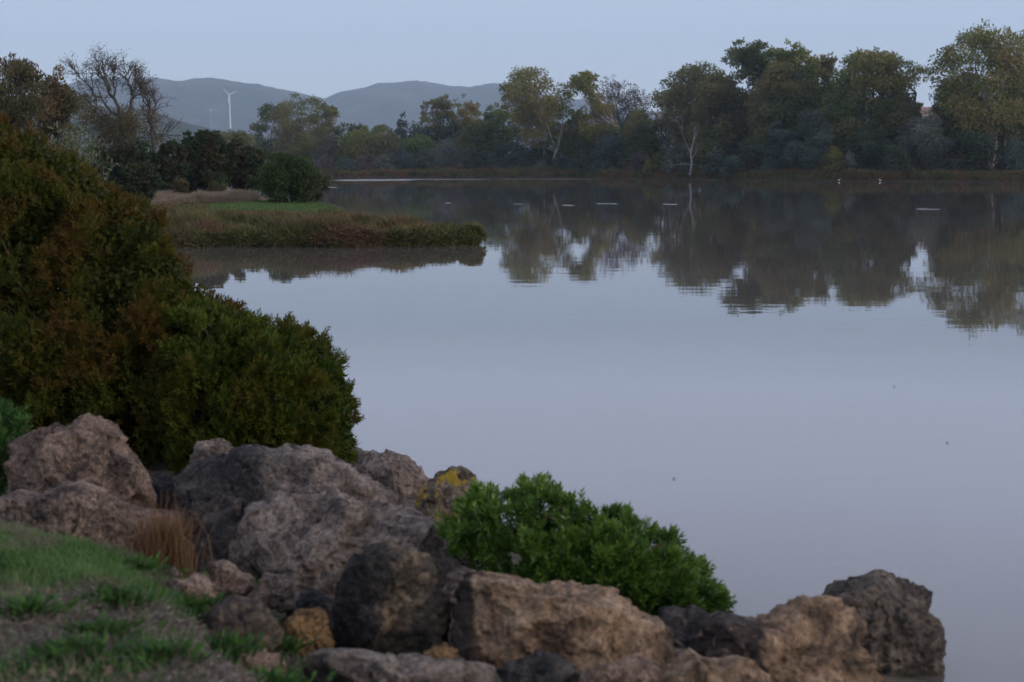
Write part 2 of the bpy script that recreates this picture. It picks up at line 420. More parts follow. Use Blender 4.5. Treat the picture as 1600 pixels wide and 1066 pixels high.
# ------------------------------------------------------------------ land
def p3(x, y, s): return np.stack([x * s, y * s, 0 * x + .37], 1)
NEAR = [(9, -6), (4.5, 1), (2.1, 5.0), (1.75, 5.9), (1.2, 6.6), (.3, 7.8), (-.55, 9.2), (-.95, 10.2), (-1.5, 12), (-3, 16), (-6, 20), (-10, 26), (-13.5, 33),
        (-15, 41), (-60, 45), (-60, -6)]
TOP = [(-60, 9), (-15, 9), (-6, 7.7), (-2.4, 7.0), (-1.3, 6.3), (-.8, 5.6), (-.55, 5.0), (-.1, 4.3), (.6, 3.4), (1.2, 2), (3, -6), (-60, -6)]
def z_near(x, y):
    d = sdist(NEAR, x, y)
    z = np.where(d > 0, .12 * (1 - np.exp(-np.maximum(d, 0) / .8)), d * .5)
    e = np.clip((sdist(TOP, x, y) + .25) / 1.1, 0, 1)
    z = z + .46 * e * e * (3 - 2 * e) + .16 * np.clip(sdist(TOP, x, y) / 2.5, 0, 1)
    z = z + .035 * fbm(p3(x, y, 1.6), 3, 5) * np.clip(d, 0, 1)
    return np.maximum(z, -.8) + .012 * vnoise(p3(x, y, 9), 8)
xs = np.concatenate([np.linspace(-60, -15, 24)[:-1], np.linspace(-15, -4, 60)[:-1], np.linspace(-4, 3, 200)[:-1], np.linspace(3, 9, 12)])
ys = np.concatenate([np.linspace(-6, 2, 30)[:-1], np.linspace(2, 11, 240)[:-1], np.linspace(11, 46, 70)])
V, Fq = grid(xs, ys, z_near)
gm = ground_mat('near_ground', [(.070, .055, .040), (.16, .125, .095), (.28, .23, .185)], 7, .02, (.035, .060, .018), 1.3)
tag(mesh_obj('ground', V, Fq, gm, loc=(0, 0, 0), smooth=True), kind='structure')

SPIT = [(-60, 46), (-60, 39), (-14, 38.6), (-10, 38.0), (-7, 38.3), (-5, 38.0), (-3, 38.2), (-1.6, 38.6), (-.85, 39.2), (-.75, 40.2), (-1.3, 42.5), (-2.6, 46),
        (-4, 50), (-6.2, 57), (-7.6, 63), (-8.2, 70), (-12, 80), (-20, 90), (-40, 110), (-90, 130), (-300, 160), (-300, 46)]
def dspit(x, y): return sdist(SPIT, x, y) + .28 * fbm(p3(x, y, .9), 3, 91) - .1
def z_spit(x, y):
    d = dspit(x, y)
    z = np.where(d > 0, .16 * np.clip(d / .35, 0, 1) + .36 * (1 - np.exp(-np.maximum(d, 0) / 1.6)), d * .5)
    z = z + .06 * fbm(p3(x, y, .5), 3, 15) * np.clip(d, 0, 1)
    return np.maximum(z, -.8)
xs = np.concatenate([np.linspace(-300, -60, 20)[:-1], np.linspace(-60, -16, 50)[:-1], np.linspace(-16, 1, 140)])
ys = np.concatenate([np.linspace(36, 48, 120)[:-1], np.linspace(48, 95, 110)[:-1], np.linspace(95, 165, 30)])
V, Fq = grid(xs, ys, z_spit)
sm = ground_mat('spit_soil', [(.030, .022, .014), (.060, .045, .028), (.10, .075, .05)], 2.5, .03)
tag(mesh_obj('grassy_spit', V, Fq, sm, loc=(0, 0, 0), smooth=True), kind='structure')

SHORE = [(-700, 420), (-300, 330), (-100, 275), (-33, 258), (0, 255), (12, 247), (21, 232), (37, 206), (50, 196), (68, 190), (100, 180), (160, 150), (320, 90), (900, -200)]
def resample(pl, step):
    pl = np.array(pl, float); L = np.concatenate([[0], np.cumsum(np.hypot(*np.diff(pl, axis=0).T))])
    t = np.arange(0, L[-1], step); return np.stack([np.interp(t, L, pl[:, 0]), np.interp(t, L, pl[:, 1])], 1)
sh = resample(SHORE, 2.5)
tn = unit(np.gradient(sh, axis=0)); nrm = np.stack([-tn[:, 1], tn[:, 0]], 1)
for _ in range(12): nrm = unit((np.roll(nrm, 1, 0) + nrm + np.roll(nrm, -1, 0)))
sh = sh + nrm * (fbm(p3(sh[:, 0], sh[:, 1], .09), 4, 3) * 1.1)[:, None]
offs = np.array([-2, -.05, .1, .5, 1.2, 2.5, 5, 9, 16, 30, 60, 150, 500, 1500, 3200.])
hs = np.array([-.8, -.02, .22, .45, .6, .75, .95, 1.1, 1.2, 1.3, 1.5, 2, 3, 4, 4])
FV = []
for o_, h_ in zip(offs, hs):
    q = sh + nrm * o_
    FV.append(np.stack([q[:, 0], q[:, 1], h_ + (.12 * fbm(p3(q[:, 0], q[:, 1], .3), 3, 9) if o_ > 0 else 0) * np.ones(len(q))], 1))
n = len(sh); i = (np.arange(len(offs) - 1)[:, None] * n + np.arange(n - 1)[None]).ravel()
tag(mesh_obj('far_bank', np.concatenate(FV), np.stack([i, i + 1, i + n + 1, i + n], 1),
             ground_mat('far_soil', [(.022, .017, .012), (.045, .034, .022), (.075, .055, .035)], .8, .1), loc=(0, 0, 0), smooth=True), kind='structure')

# hills
def hills(name, prof, D, front, back, seed, mat, rough, lift=0):
    px = np.array([a for a, b in prof], float); py = np.array([b for a, b in prof], float)
    xw = (px - 800) / F * D; hw = CAMH + (HZ - py) / F * D
    xs = np.linspace(xw[0], xw[-1], 320); ys = np.linspace(D - front, D + back, 70)
    def zf(x, y):
        H = np.interp(x, xw, hw)
        t = (y - D); k = np.where(t < 0, 1 + t / front, 1 - t / back); k = np.clip(k, 0, 1)
        k = k * k * (3 - 2 * k)
        rel = 4 * k * (1 - k) + .12
        return H * k + rough * rel * fbm(p3(x, y, 1 / 260.), 5, seed) + rough * .12 * fbm(p3(x, y, 1 / 28.), 3, seed + 5) * k + lift
    V, Fq = grid(xs, ys, zf)
    tag(mesh_obj(name, V, Fq, mat, loc=(0, D, 0), smooth=True), kind='structure')
hm = ground_mat('hill_scrub', [(.014, .022, .013), (.045, .055, .03), (.13, .12, .08)], .009, 3., (.028, .042, .022), .004)
hills('hills', [(-900, 200), (-400, 175), (-100, 172), (40, 162), (100, 151), (130, 141), (165, 132), (205, 127), (250, 126), (290, 132), (320, 129), (350, 127), (400, 136), (440, 143), (480, 151), (525, 161), (600, 200), (700, 240)],
      4200, 1500, 1000, 1, hm, 34)
hills('hills', [(400, 225), (470, 185), (520, 161), (560, 145), (600, 136), (625, 134), (655, 131), (700, 137), (735, 139), (780, 136), (840, 150), (900, 160), (1000, 178), (1200, 190), (1500, 196), (2000, 205), (2600, 215)],
      4700, 1500, 650, 7, hm, 34)
hills('hills', [(-600, 150), (-100, 160), (60, 166), (150, 168), (215, 170), (245, 176), (280, 191), (330, 203), (380, 214), (460, 228), (560, 240)],
      1500, 500, 500, 12, ground_mat('near_hill_scrub', [(.018, .028, .014), (.035, .05, .026), (.06, .07, .04)], .03, 2.), 9)

# ------------------------------------------------------------------ trees
def tree(poly, D, mat, n_blob, n_leaf, label, cat='tree', name='eucalyptus_tree', seed=0, T=None, L=.5, W=.24, br=None, gaps=(), barkm='bark_pale',
         trunk_px=None, base_z=None, group=None, droop=-.5, trunks=1, r0=.28, limbs=12, part='crown', loose=1.25, flat=.75):
    rng = np.random.default_rng(seed + 100)
    if part == 'crown' and D > 180: n_blob = max(int(n_blob * 1.8), 60); n_leaf = int(n_leaf * 2.1); poly = [(a, b + (16 if b > 175 else 0)) for a, b in poly]
    pl = np.array([P(a, b, D)[[0, 2]] for a, b in poly])
    wid = np.ptp(pl[:, 0]); hei = np.ptp(pl[:, 1])
    T = T or wid * .42
    br = br or wid * .12
    cen, d, out = volume(poly, D, T, n_blob, rng, .5, gaps)
    r = np.clip(d * 1.05, br * .4, br) * rng.uniform(.75, 1.15, n_blob)
    z0 = base_z if base_z is not None else 1.0
    bx = P(trunk_px, 533, D)[0] if trunk_px is not None else (pl[:, 0].min() + pl[:, 0].max()) / 2
    root = thing(name, (bx, D, z0), label, cat, group)
    bt = rng.uniform(0, 1, n_blob)
    k = rng.choice(n_blob, n_leaf, p=r ** 2 / (r ** 2).sum())
    u = unit(rng.normal(size=(n_leaf, 3))); u[:, 2] = np.abs(u[:, 2]) * np.where(rng.uniform(size=n_leaf) < .72, 1, -1)
    rad = rng.uniform(0, 1, n_leaf) ** .5 * loose
    pts = cen[k] + u * (r[k] * rad)[:, None] * np.array([1, 1, flat])
    dirs = rng.normal(size=(n_leaf, 3)) * .7 + u * .5 + np.array([0, 0, droop])
    tint = np.clip(.5 * bt[k] + .5 * rng.uniform(0, 1, n_leaf), 0, 1)
    S = Soup(); sz = rng.uniform(.6, 1.25, n_leaf)
    leaf_quads(S, pts, dirs, L * sz, W * sz, tint, rng)
    S.build(part, M[mat], root)
    B = Soup()
    zt = pl[:, 1].min()
    fork = zt + hei * .18
    forks = []
    for t in range(trunks):
        fx = bx + rng.normal() * wid * .06 + (t - (trunks - 1) / 2) * wid * .22
        f = np.array([fx, D + rng.normal() * T * .15, max(fork, z0 + .3) + rng.uniform(0, .15) * hei])
        c = curve((bx + (t - (trunks - 1) / 2) * r0 * 1.5, D, z0 - .3), f, rng, .07, 6)
        tube(B, c, np.linspace(r0, r0 * .6, 6), 7)
        forks.append((c, f))
    order = rng.choice(n_blob, min(limbs, n_blob), replace=False)
    for j in order:
        c, f = forks[rng.integers(len(forks))]
        a = c[rng.integers(3, 6)]
        q = curve(a, cen[j], rng, .1, 6, .04)
        tube(B, q, np.linspace(r0 * .5, r0 * .08, 6), 5)
        for s_ in range(3):
            nb = cen[np.argsort(np.linalg.norm(cen - q[3 + s_ % 2], axis=1))[rng.integers(0, 4)]]
            tube(B, curve(q[2 + s_], nb, rng, .15, 4), np.linspace(r0 * .2, r0 * .05, 4), 4)
    B.build('trunk', M[barkm], root, smooth=True)
    return root

def dome(cx, top, w_, base, rng, lump=.1):
    """outline of a shrub crown"""
    pts = []
    for t in np.linspace(-.12, 1.12, 15):
        a = math.pi * t
        rr = 1 + rng.uniform(-lump, lump)
        pts.append((cx - math.cos(a) * w_ / 2 * rr, base - max(math.sin(a), -.15) ** 1 * (base - top) * rr if math.sin(a) > 0 else base))
    return pts

def shrub(cx, top, w_, base, D, mat, label, seed, dens=1., name='shrub', L=.34, W=.17, barkm='bark_dark', base_z=None, group=None, cat='shrub', T=None):
    rng = np.random.default_rng(seed)
    poly = dome(cx, top, w_, base, rng)
    wid = w_ * D / F; hei = (base - top) * D / F
    n = int(max(500, 9.0 * wid * hei / (L * W) * dens))
    return tree(poly, D, mat, int(26 + wid * 3), n, label, cat, name, seed, T=T or wid * .42, L=L, W=W, br=max(wid * .16, hei * .14), barkm=barkm, base_z=base_z,
                droop=.15, trunks=3, r0=max(.03, .016 * wid), limbs=5, part='foliage', group=group, loose=1.1)

rr = random.Random(4)
# the tall eucalypts on the far bank
GE = 'eucalyptus trees on the far bank'
tree([(778, 144), (787, 116), (810, 105), (840, 102), (858, 113), (862, 130), (885, 133), (899, 150), (896, 178), (885, 200), (857, 217), (820, 212), (806, 184), (781, 156)],
     262, 'euc_olive', 62, 7600, 'tall olive-green eucalyptus with pale forking trunks, beside the hill and left of the leaning tree', seed=1,
     gaps=[(837, 192, 7), (877, 194, 11), (820, 152, 4), (851, 180, 6), (870, 160, 4)], trunk_px=850, trunks=3, group=GE, limbs=18)
tree([(888, 133), (891, 119), (916, 109), (933, 119), (930, 140), (955, 150), (965, 185), (950, 206), (907, 206), (902, 186), (925, 168), (915, 150), (896, 141)],
     258, 'euc_olive', 44, 4200, 'eucalyptus with a pale trunk leaning left under a ragged crown on the far bank', seed=2, gaps=[(915, 165, 8), (940, 160, 5)],
     trunk_px=965, trunks=1, group=GE, r0=.35, limbs=16)
tree([(935, 130), (958, 118), (975, 127), (1000, 139), (1014, 153), (1014, 185), (1003, 206), (955, 208), (945, 170)],
     262, 'purple', 56, 3600, 'thin twiggy brown-purple tree right of the leaning eucalyptus', seed=3, name='twiggy_tree', L=.4, W=.14, barkm='bark_dark', droop=.5,
     trunks=3, limbs=34, r0=.2, loose=1.3)
tree([(1014, 155), (1024, 136), (1042, 116), (1073, 102), (1099, 95), (1124, 105), (1140, 144), (1140, 205), (1095, 214), (1054, 200), (1017, 180)],
     236, 'euc_brown', 84, 9000, 'broad brown-green eucalyptus standing behind the white dead tree', seed=4, gaps=[(1107, 186, 7), (1031, 197, 6)],
     trunk_px=1060, trunks=3, group=GE, limbs=18, barkm='bark_dark')
tree([(1132, 94), (1144, 68), (1172, 60), (1197, 68), (1212, 90), (1215, 150), (1205, 215), (1140, 215), (1128, 160)],
     228, 'euc_dark', 76, 8800, 'tall dark dense eucalyptus, the higher one left of the broad yellowish-topped crown', seed=5, gaps=[(1170, 112, 3)], trunks=2, group=GE)
tree([(1196, 90), (1203, 76), (1223, 62), (1243, 68), (1262, 78), (1278, 100), (1275, 160), (1262, 190), (1205, 195), (1196, 150)],
     222, 'euc_olive', 66, 7600, 'broad eucalyptus with yellowish sunlit-looking upper leaves between two dark tall crowns', seed=6, gaps=[(1212, 92, 3), (1250, 98, 4)], trunks=2, group=GE)
tree([(1262, 95), (1285, 87), (1296, 83), (1307, 93), (1305, 118), (1312, 150), (1310, 190), (1265, 190)],
     225, 'euc_brown', 48, 4300, 'narrow brown-olive eucalyptus just left of the sky notch and the crown of open limbs', seed=7, gaps=[(1282, 108, 4)], group=GE)
tree([(1310, 120), (1316, 95), (1347, 76), (1362, 69), (1375, 82), (1397, 85), (1414, 96), (1445, 107), (1436, 124), (1420, 147), (1403, 165), (1347, 175), (1312, 165)],
     212, 'euc_green', 62, 6600, 'eucalyptus with open fanned limbs and sky showing through, left of the tallest tree', seed=8,
     gaps=[(1366, 148, 10), (1372, 121, 6), (1389, 132, 5), (1345, 110, 3)], trunk_px=1368, trunks=4, group=GE, limbs=24, barkm='bark_dark')
tree([(1454, 112), (1473, 82), (1499, 65), (1513, 45), (1544, 33), (1566, 42), (1580, 51), (1604, 80), (1612, 150), (1600, 205), (1500, 205), (1470, 175), (1459, 130)],
     203, 'euc_olive', 84, 9600, 'the tallest eucalyptus, with a big airy crown, near the right edge of the far bank', seed=9,
     gaps=[(1538, 76, 8), (1507, 81, 6), (1549, 124, 7), (1482, 128, 7), (1487, 104, 5), (1520, 110, 4), (1575, 90, 4)], trunk_px=1535, trunks=3, group=GE, limbs=24)
tree([(1592, 60), (1610, 38), (1660, 30), (1710, 60), (1720, 180), (1610, 200), (1600, 120)], 205, 'euc_green', 50, 5200,
     'eucalyptus cut off by the right edge of the picture beyond the tallest one', seed=10, group=GE)
tree([(657, 178), (662, 158), (680, 153), (700, 148), (710, 165), (705, 215), (668, 215), (658, 195)], 285, 'euc_brown', 40, 3600,
     'rusty brown-green tree under the right hill, left one of a touching pair', seed=11, group=GE, L=.5)
tree([(705, 160), (722, 146), (742, 152), (752, 168), (757, 200), (750, 222), (710, 222), (702, 190)], 284, 'euc_olive', 40, 3400,
     'olive tree with a see-through crown under the right hill, right one of a touching pair', seed=12, gaps=[(738, 190, 4)], group=GE)
tree([(752, 180), (760, 166), (778, 162), (800, 172), (808, 200), (800, 225), (755, 222)], 275, 'euc_green', 34, 3000,
     'lower loose-crowned tree tucked against the left side of the tall olive eucalyptus', seed=13, gaps=[(768, 195, 4), (788, 188, 4)], group=GE)
tree([(385, 195), (400, 172), (425, 155), (450, 165), (455, 250), (385, 250)], 300, 'euc_dark', 40, 4200, 'dark green tree at the left side of the big rounded grove below the left hill', seed=14, group=GE)
tree([(425, 165), (440, 150), (465, 147), (495, 150), (520, 165), (530, 200), (525, 250), (430, 250)], 292, 'euc_brown', 60, 6800,
     'large rounded brown-green crown below the saddle between the two hills', seed=15, group=GE)
tree([(500, 170), (512, 152), (528, 172), (540, 190), (540, 250), (495, 250)], 296, 'euc_dark', 30, 3000, 'dark narrow tree on the right shoulder of the big rounded grove', seed=16, group=GE)
tree([(534, 200), (545, 181), (565, 177), (580, 185), (585, 245), (534, 245)], 300, 'euc_olive', 34, 3600, 'mid-height olive tree right of the rounded grove, below the foot of the right hill', seed=17, group=GE)
tree([(575, 195), (590, 178), (612, 182), (618, 245), (575, 245)], 305, 'euc_brown', 26, 2800, 'brownish mid-height tree left of the dark pointed tree under the right hill', seed=18, group=GE)
tree([(612, 205), (620, 186), (629, 174), (640, 186), (645, 215), (642, 250), (610, 250)], 288, 'dark', 30, 2800, 'small dark green pointed tree standing under the middle of the right hill', seed=19, group=GE)
tree([(640, 195), (650, 182), (664, 188), (668, 245), (640, 245)], 300, 'euc_brown', 22, 2200, 'thin autumn-brown tree right of the dark pointed tree', seed=20, group=GE)
tree([(325, 200), (340, 190), (365, 186), (395, 195), (400, 245), (325, 245)], 250, 'euc_brown', 34, 3400, 'low brown-purple tree below the wind turbine', seed=21, group=GE)

# a lower, darker second row behind and between them
k = 0
ROW2 = [(548, 215, 60), (590, 212, 60), (640, 216, 70), (700, 206, 70), (752, 202, 60), (812, 205, 60), (868, 206, 56), (925, 200, 64), (978, 204, 60), (1034, 205, 56),
        (1090, 200, 64), (1150, 190, 70), (1215, 180, 70), (1275, 175, 66), (1335, 172, 60), (1392, 170, 60), (1490, 178, 60), (1550, 172, 66), (1610, 170, 70)]
row_lab = ['left of the dark pointed tree', 'below the brown tree near the dark pointed one', 'under the dark pointed tree', 'under the rusty brown tree', 'under the see-through olive crown',
           'left under the tall olive eucalyptus', 'right under the tall olive eucalyptus', 'below the leaning pale trunk', 'below the twiggy purple tree', 'left of the white dead tree',
           'straight behind the white dead tree', 'under the tall dark dense crown', 'under the yellowish broad crown', 'under the narrow brown-olive tree', 'left under the open fanned limbs',
           'right under the open fanned limbs', 'right of the house roof', 'under the tallest tree', 'at the right edge under the last eucalyptus']
for (cx, top, w_), lb in zip(ROW2, row_lab):
    Dk = float(np.interp((cx - 800) / F * 250, [p[0] for p in SHORE[3:10]], [p[1] for p in SHORE[3:10]])) + 26
    shrub(cx, top - (45 if 1100 < cx < 1320 else 22), w_ * 1.4, 268, Dk, ['dark', 'euc_dark', 'blue'][k % 3], 'dark low background tree ' + lb, 300 + k, .8, name='background_tree', L=.5, W=.26, group='dark trees in the second row of the far bank', cat='tree', T=3.5)
    k += 1

for i_, (cx, top, w_, mt, lb) in enumerate([
    (560, 186, 76, 'euc_olive', 'olive tree of the background wood left of the dark pointed tree'),
    (604, 190, 70, 'euc_brown', 'brownish tree of the background wood just left of the dark pointed tree'),
    (655, 193, 64, 'euc_green', 'green tree of the background wood just right of the dark pointed tree'),
    (742, 176, 66, 'euc_dark', 'dark tree behind the see-through olive crown under the right hill'),
    (905, 168, 70, 'euc_green', 'mid-height green tree filling in between the tall olive eucalyptus and the leaning one'),
    (1000, 172, 70, 'euc_dark', 'mid-height dark tree below the right half of the twiggy brown-purple tree'),
    (1120, 112, 84, 'euc_brown', 'brown-green tree filling the dip left of the tall dark dense crown'),
    (1225, 96, 110, 'euc_dark', 'dark tree standing behind the yellowish broad crown'),
    (1316, 128, 70, 'euc_green', 'green tree behind the sky notch left of the open fanned limbs'),
    (1395, 138, 84, 'euc_dark', 'dark tree behind the lower right of the open fanned limbs'),
    (1450, 176, 50, 'euc_green', 'low green tree partly hiding the house'),
    (1505, 112, 96, 'euc_brown', 'brown-olive tree behind the left half of the tallest one'),
    (1590, 105, 90, 'euc_dark', 'dark tree behind the right half of the tallest one')]):
    Dk = float(np.interp((cx - 800) / F * 250, [p[0] for p in SHORE[3:10]], [p[1] for p in SHORE[3:10]])) + 20
    r_ = np.random.default_rng(800 + i_)
    hh_ = 262 - top
    poly = [(cx - w_ * .5, 250), (cx - w_ * .52, top + hh_ * .45), (cx - w_ * .38, top + hh_ * .16), (cx - w_ * .12, top + r_.uniform(0, 6)), (cx + w_ * .1, top), (cx + w_ * .34, top + hh_ * .14), (cx + w_ * .52, top + hh_ * .4), (cx + w_ * .5, 250)]
    tree(poly, Dk, mt, 60, int(26 * w_ * hh_ / 30), lb, seed=820 + i_, trunks=2, limbs=14, T=3.6, br=1.35, barkm='bark_dark', group='trees standing behind the front eucalypts')

# shrubs along the far bank
SH = [(1425, 150, 44, 215, 'yellow', 'olive bushy crown beside the left end of the house roof'),
      (506, 243, 40, 273, 'purple', 'grey-purple shrub at the left end of the far bank beside the round bush'),
      (542, 247, 44, 274, 'blue', 'low blue-green shrub above the bright strip of water'),
      (574, 238, 38, 273, 'purple', 'grey-brown shrub between two green ones above the bright strip of water'),
      (600, 243, 34, 274, 'grey', 'small pale grey shrub left of the wide dark blue-green one'),
      (625, 230, 60, 275, 'blue', 'wide dark blue-green shrub below the dark pointed tree'),
      (664, 234, 36, 275, 'dark', 'small dark shrub left of the large grey-green mound'),
      (700, 220, 84, 276, 'grey', 'large grey-green mound of shrub below the rusty brown tree'),
      (745, 232, 44, 275, 'dark', 'dark shrub right of the large grey-green mound'),
      (790, 221, 62, 277, 'blue', 'rounded blue-green shrub below and left of the tall olive eucalyptus'),
      (843, 219, 64, 276, 'dark', 'green shrub below the pale trunks of the tall olive eucalyptus'),
      (846, 252, 30, 277, 'grey', 'little pale shrub at the foot of the green one below the pale trunks'),
      (876, 244, 40, 277, 'blue', 'low blue-green shrub near the water below the leaning trunk'),
      (905, 246, 34, 277, 'blue', 'small bluish shrub left of the widest dark blue shrub'),
      (925, 222, 50, 275, 'dark', 'dark shrub behind the small bluish one'),
      (962, 210, 84, 277, 'blue', 'widest dark blue-green shrub, below the twiggy purple tree'),
      (1003, 238, 42, 278, 'purple', 'purple-grey shrub left of the olive bush that leans over the water'),
      (1030, 240, 52, 281, 'yellow', 'light olive bush leaning over the water left of the dead tree'),
      (1060, 218, 44, 272, 'grey', 'pale grey bush around the stem of the dead tree'),
      (1118, 236, 40, 277, 'blue', 'small blue-green shrub just right of the dead tree'),
      (1145, 242, 36, 278, 'blue', 'low green-blue shrub second to the right of the dead tree'),
      (1176, 217, 62, 277, 'dark', 'dark domed shrub below the tall dark dense eucalyptus'),
      (1218, 198, 60, 278, 'blue', 'tall blue-green shrub below the yellowish broad crown'),
      (1262, 172, 80, 279, 'blue', 'tree-high blue-green shrub left of the yellow-green bush'),
      (1303, 230, 38, 279, 'yellow', 'small yellow-green bush at the foot of the dark shrubs'),
      (1326, 238, 24, 280, 'grey', 'slim pale shrub beside the small yellow-green bush'),
      (1360, 196, 78, 279, 'dark', 'big dark shrub below the open fanned limbs'),
      (1400, 226, 46, 280, 'dark', 'dark low shrub between the big dark one and the grey-green mound'),
      (1444, 181, 96, 281, 'grey', 'wide grey-green shrub below the house roof'),
      (1522, 198, 84, 281, 'dark', 'wide dark green shrub below the tallest tree'),
      (1587, 212, 58, 281, 'blue', 'blue-grey shrub at the right edge of the picture'),
      (1530, 166, 38, 215, 'yellow', 'yellow-green bushy crown in the lower part of the tallest tree'),
      (1583, 160, 64, 218, 'yellow', 'yellow-green bushy crown at the right edge above the blue-grey shrub'),
      (1482, 166, 44, 215, 'yellow', 'yellowish bush right of the house roof'),
      (474, 204, 50, 252, 'yellow', 'pale olive rounded tree in front of the big brown-green crown'),
      (512, 211, 36, 252, 'purple', 'dark brown-purple domed tree right of the pale olive one')]
k = -1
for cx, top, w_, base, mt, lb in SH:
    dd = {True: 12, False: 7}[w_ > 55] if base > 262 else 18
    Ds = float(np.interp((cx - 800) / F * 240, [p[0] for p in SHORE[2:11]], [p[1] for p in SHORE[2:11]])) + dd
    shrub(cx, top, w_ * 1.08, min(base, 276), Ds, mt, lb, 400 + k, 1., group='shrubs along the far bank')
    k += 1

# white dead tree
rng = np.random.default_rng(5)
dt = thing('dead_tree', (P(1080, 533, 222)[0], 222, .6), 'bleached white leafless tree standing at the water\'s edge of the far bank', 'tree')
S = Soup(); D = 222
tube(S, [P(1078, 274, D), P(1081, 255, D), P(1079, 238, D), P(1084, 220, D), P(1086, 198, D)], [.2, .16, .13, .09, .03], 7)
S.build('trunk', M['bark_dead'], dt, smooth=True)
def limb(par, pts, r):
    S = Soup(); q = np.array([P(a, b, D + c) for a, b, c in pts]); tube(S, q, np.linspace(r, r * .25, len(q)), 5)
    for _ in range(5):
        i = rng.integers(1, len(q)); tube(S, curve(q[i], q[i] + rng.normal(size=3) * np.array([.5, .5, .5]) + [0, 0, .7], rng, .1, 4), np.linspace(r * .4, r * .12, 4), 4)
    S.build('branch', M['bark_dead'], par, smooth=True)
limb(dt, [(1079, 240, 0), (1074, 228, -.5), (1068, 215, -1), (1065, 200, -1)], .09)
limb(dt, [(1083, 222, 0), (1088, 212, .5), (1090, 200, .8)], .07)
limb(dt, [(1080, 250, 0), (1087, 240, 1), (1090, 230, 1.2)], .07)
limb(dt, [(1080, 258, 0), (1066, 256, -1), (1052, 258, -1.5), (1048, 262, -2)], .08)

# far bank low growth
S = Soup(); rng = np.random.default_rng(8)
N = 95000
t = rng.uniform(0, 1, N); ii = np.interp(t, [0, .25, .93, 1], [40, 160, 330, 345]) if len(sh) > 345 else t * (len(sh) - 1)
# choose shore stations that the picture shows
vis = np.where((sh[:, 1] > 100) & (np.abs(sh[:, 0] / np.maximum(sh[:, 1], 1)) < .5))[0]
ii = rng.choice(vis, N) + rng.uniform(0, 1, N); i0 = np.clip(ii.astype(int), 0, len(sh) - 2); fr = (ii - i0)[:, None]
base = sh[i0] * (1 - fr) + sh[i0 + 1] * fr; nn = nrm[i0]
off = rng.uniform(0, 1, N) ** 1.5 * 9 + .05
q = base + nn * off[:, None]
zz = np.interp(off, offs, hs)
pts = np.stack([q[:, 0], q[:, 1], zz - .05], 1)
hh = (.50 + .5 * np.clip(fbm(p3(q[:, 0], q[:, 1], .25), 3, 2) + .5, 0, 1.5)) * rng.uniform(.5, 1.2, N)
blades(S, pts, hh, .16, .7, np.clip(.5 + .5 * fbm(p3(q[:, 0], q[:, 1], .5), 2, 3) + rng.normal(size=N) * .15, 0, 1), rng)
tag(S.build('bank_vegetation', M['bank'], loc=(20, 240, 0)), 'low brown and green growth along the edge of the far bank', 'ground cover', kind='stuff')

# ------------------------------------------------------------------ wind turbine and mast
tw = plain('turbine_white', (.62, .62, .62), .5)
Dt = 2350; hub = P(358.5, 149, Dt); foot = P(360, 196, Dt)
wt = thing('wind_turbine', foot, 'white three-bladed wind turbine standing before the left hill', 'wind turbine')
S = Soup(); tube(S, [foot - [0, 0, 8], (foot + hub) / 2, hub], [1.5, 1.25, .95], 10); S.build('tower', tw, wt, smooth=True)
S = Soup(); tube(S, [hub + [0, 3.2, .9], hub + [0, 2.8, .9], hub + [0, -1.8, .9], hub + [0, -2.6, .9]], [.5, 1.3, 1.3, .7], 8); na = S.build('nacelle', tw, wt, smooth=True)
hb = hub + np.array([0, -3, .9])
S = Soup(); tube(S, [hb + [0, .4, 0], hb + [0, -.6, 0], hb + [0, -1.5, 0]], [1.0, .9, .25], 8); S.build('rotor_hub', tw, wt, smooth=True)
for ang in (132, 24, 262):
    a = math.radians(ang); d = np.array([math.cos(a), 0, math.sin(a)]); s = np.array([-d[2], 0, d[0]])
    V = []
    for t, c, th in ((0, .5, .4), (.12, .5, .4), (.25, 1.05, .3), (.6, .7, .18), (1, .2, .06)):
        p = hb + d * (t * 14.5 + .6)
        V += [p - s * c, p + [0, -th, 0], p + s * c, p + [0, th, 0]]
    Fb = [[i * 4 + j, i * 4 + (j + 1) % 4, i * 4 + 4 + (j + 1) % 4, i * 4 + 4 + j] for i in range(4) for j in range(4)] + [[16, 17, 18, 19]]
    mesh_obj('blade', V, Fb, tw, wt)
Dm = 1900; f0 = P(331, 196, Dm); f1 = P(329.5, 174, Dm)
mast = thing('mast', f0, 'thin mast with a small white head left of the wind turbine', 'mast')
S = Soup(); tube(S, [f0 - [0, 0, 6], f1], [.35, .2], 6); S.build('pole', plain('mast_grey', (.45, .46, .48), .5), mast)
S = Soup(); tube(S, [f1, f1 + [0, 0, .5], f1 + [0, 0, 2.2], f1 + [0, 0, 2.8]], [.3, 1.0, 1.0, .3], 8); S.build('mast_head', tw, mast)

# ------------------------------------------------------------------ house behind the trees
hD = 262; hc = P(1452, 175, hD); zr = hc[2]
hs_ = thing('house', (hc[0], hD, 1.2), 'pale house with a pinkish tiled roof glimpsed between the trees at right', 'house')
hx, hw2, hd2 = hc[0] + .6, 2.7, 3.4; ze = zr - .9; zt = zr + .7
wallm = plain('house_wall', (.55, .52, .48), .8)
V = [(hx - hw2, hD - hd2, 1), (hx + hw2, hD - hd2, 1), (hx + hw2, hD + hd2, 1), (hx - hw2, hD + hd2, 1), (hx - hw2, hD - hd2, ze), (hx + hw2, hD - hd2, ze), (hx + hw2, hD + hd2, ze), (hx - hw2, hD + hd2, ze),
     (hx - hw2, hD, zt - .1), (hx + hw2, hD, zt - .1)]
Fb = [[0, 1, 5, 4], [1, 2, 6, 5], [2, 3, 7, 6], [3, 0, 4, 7], [4, 8, 8, 7], [5, 6, 9, 9]]
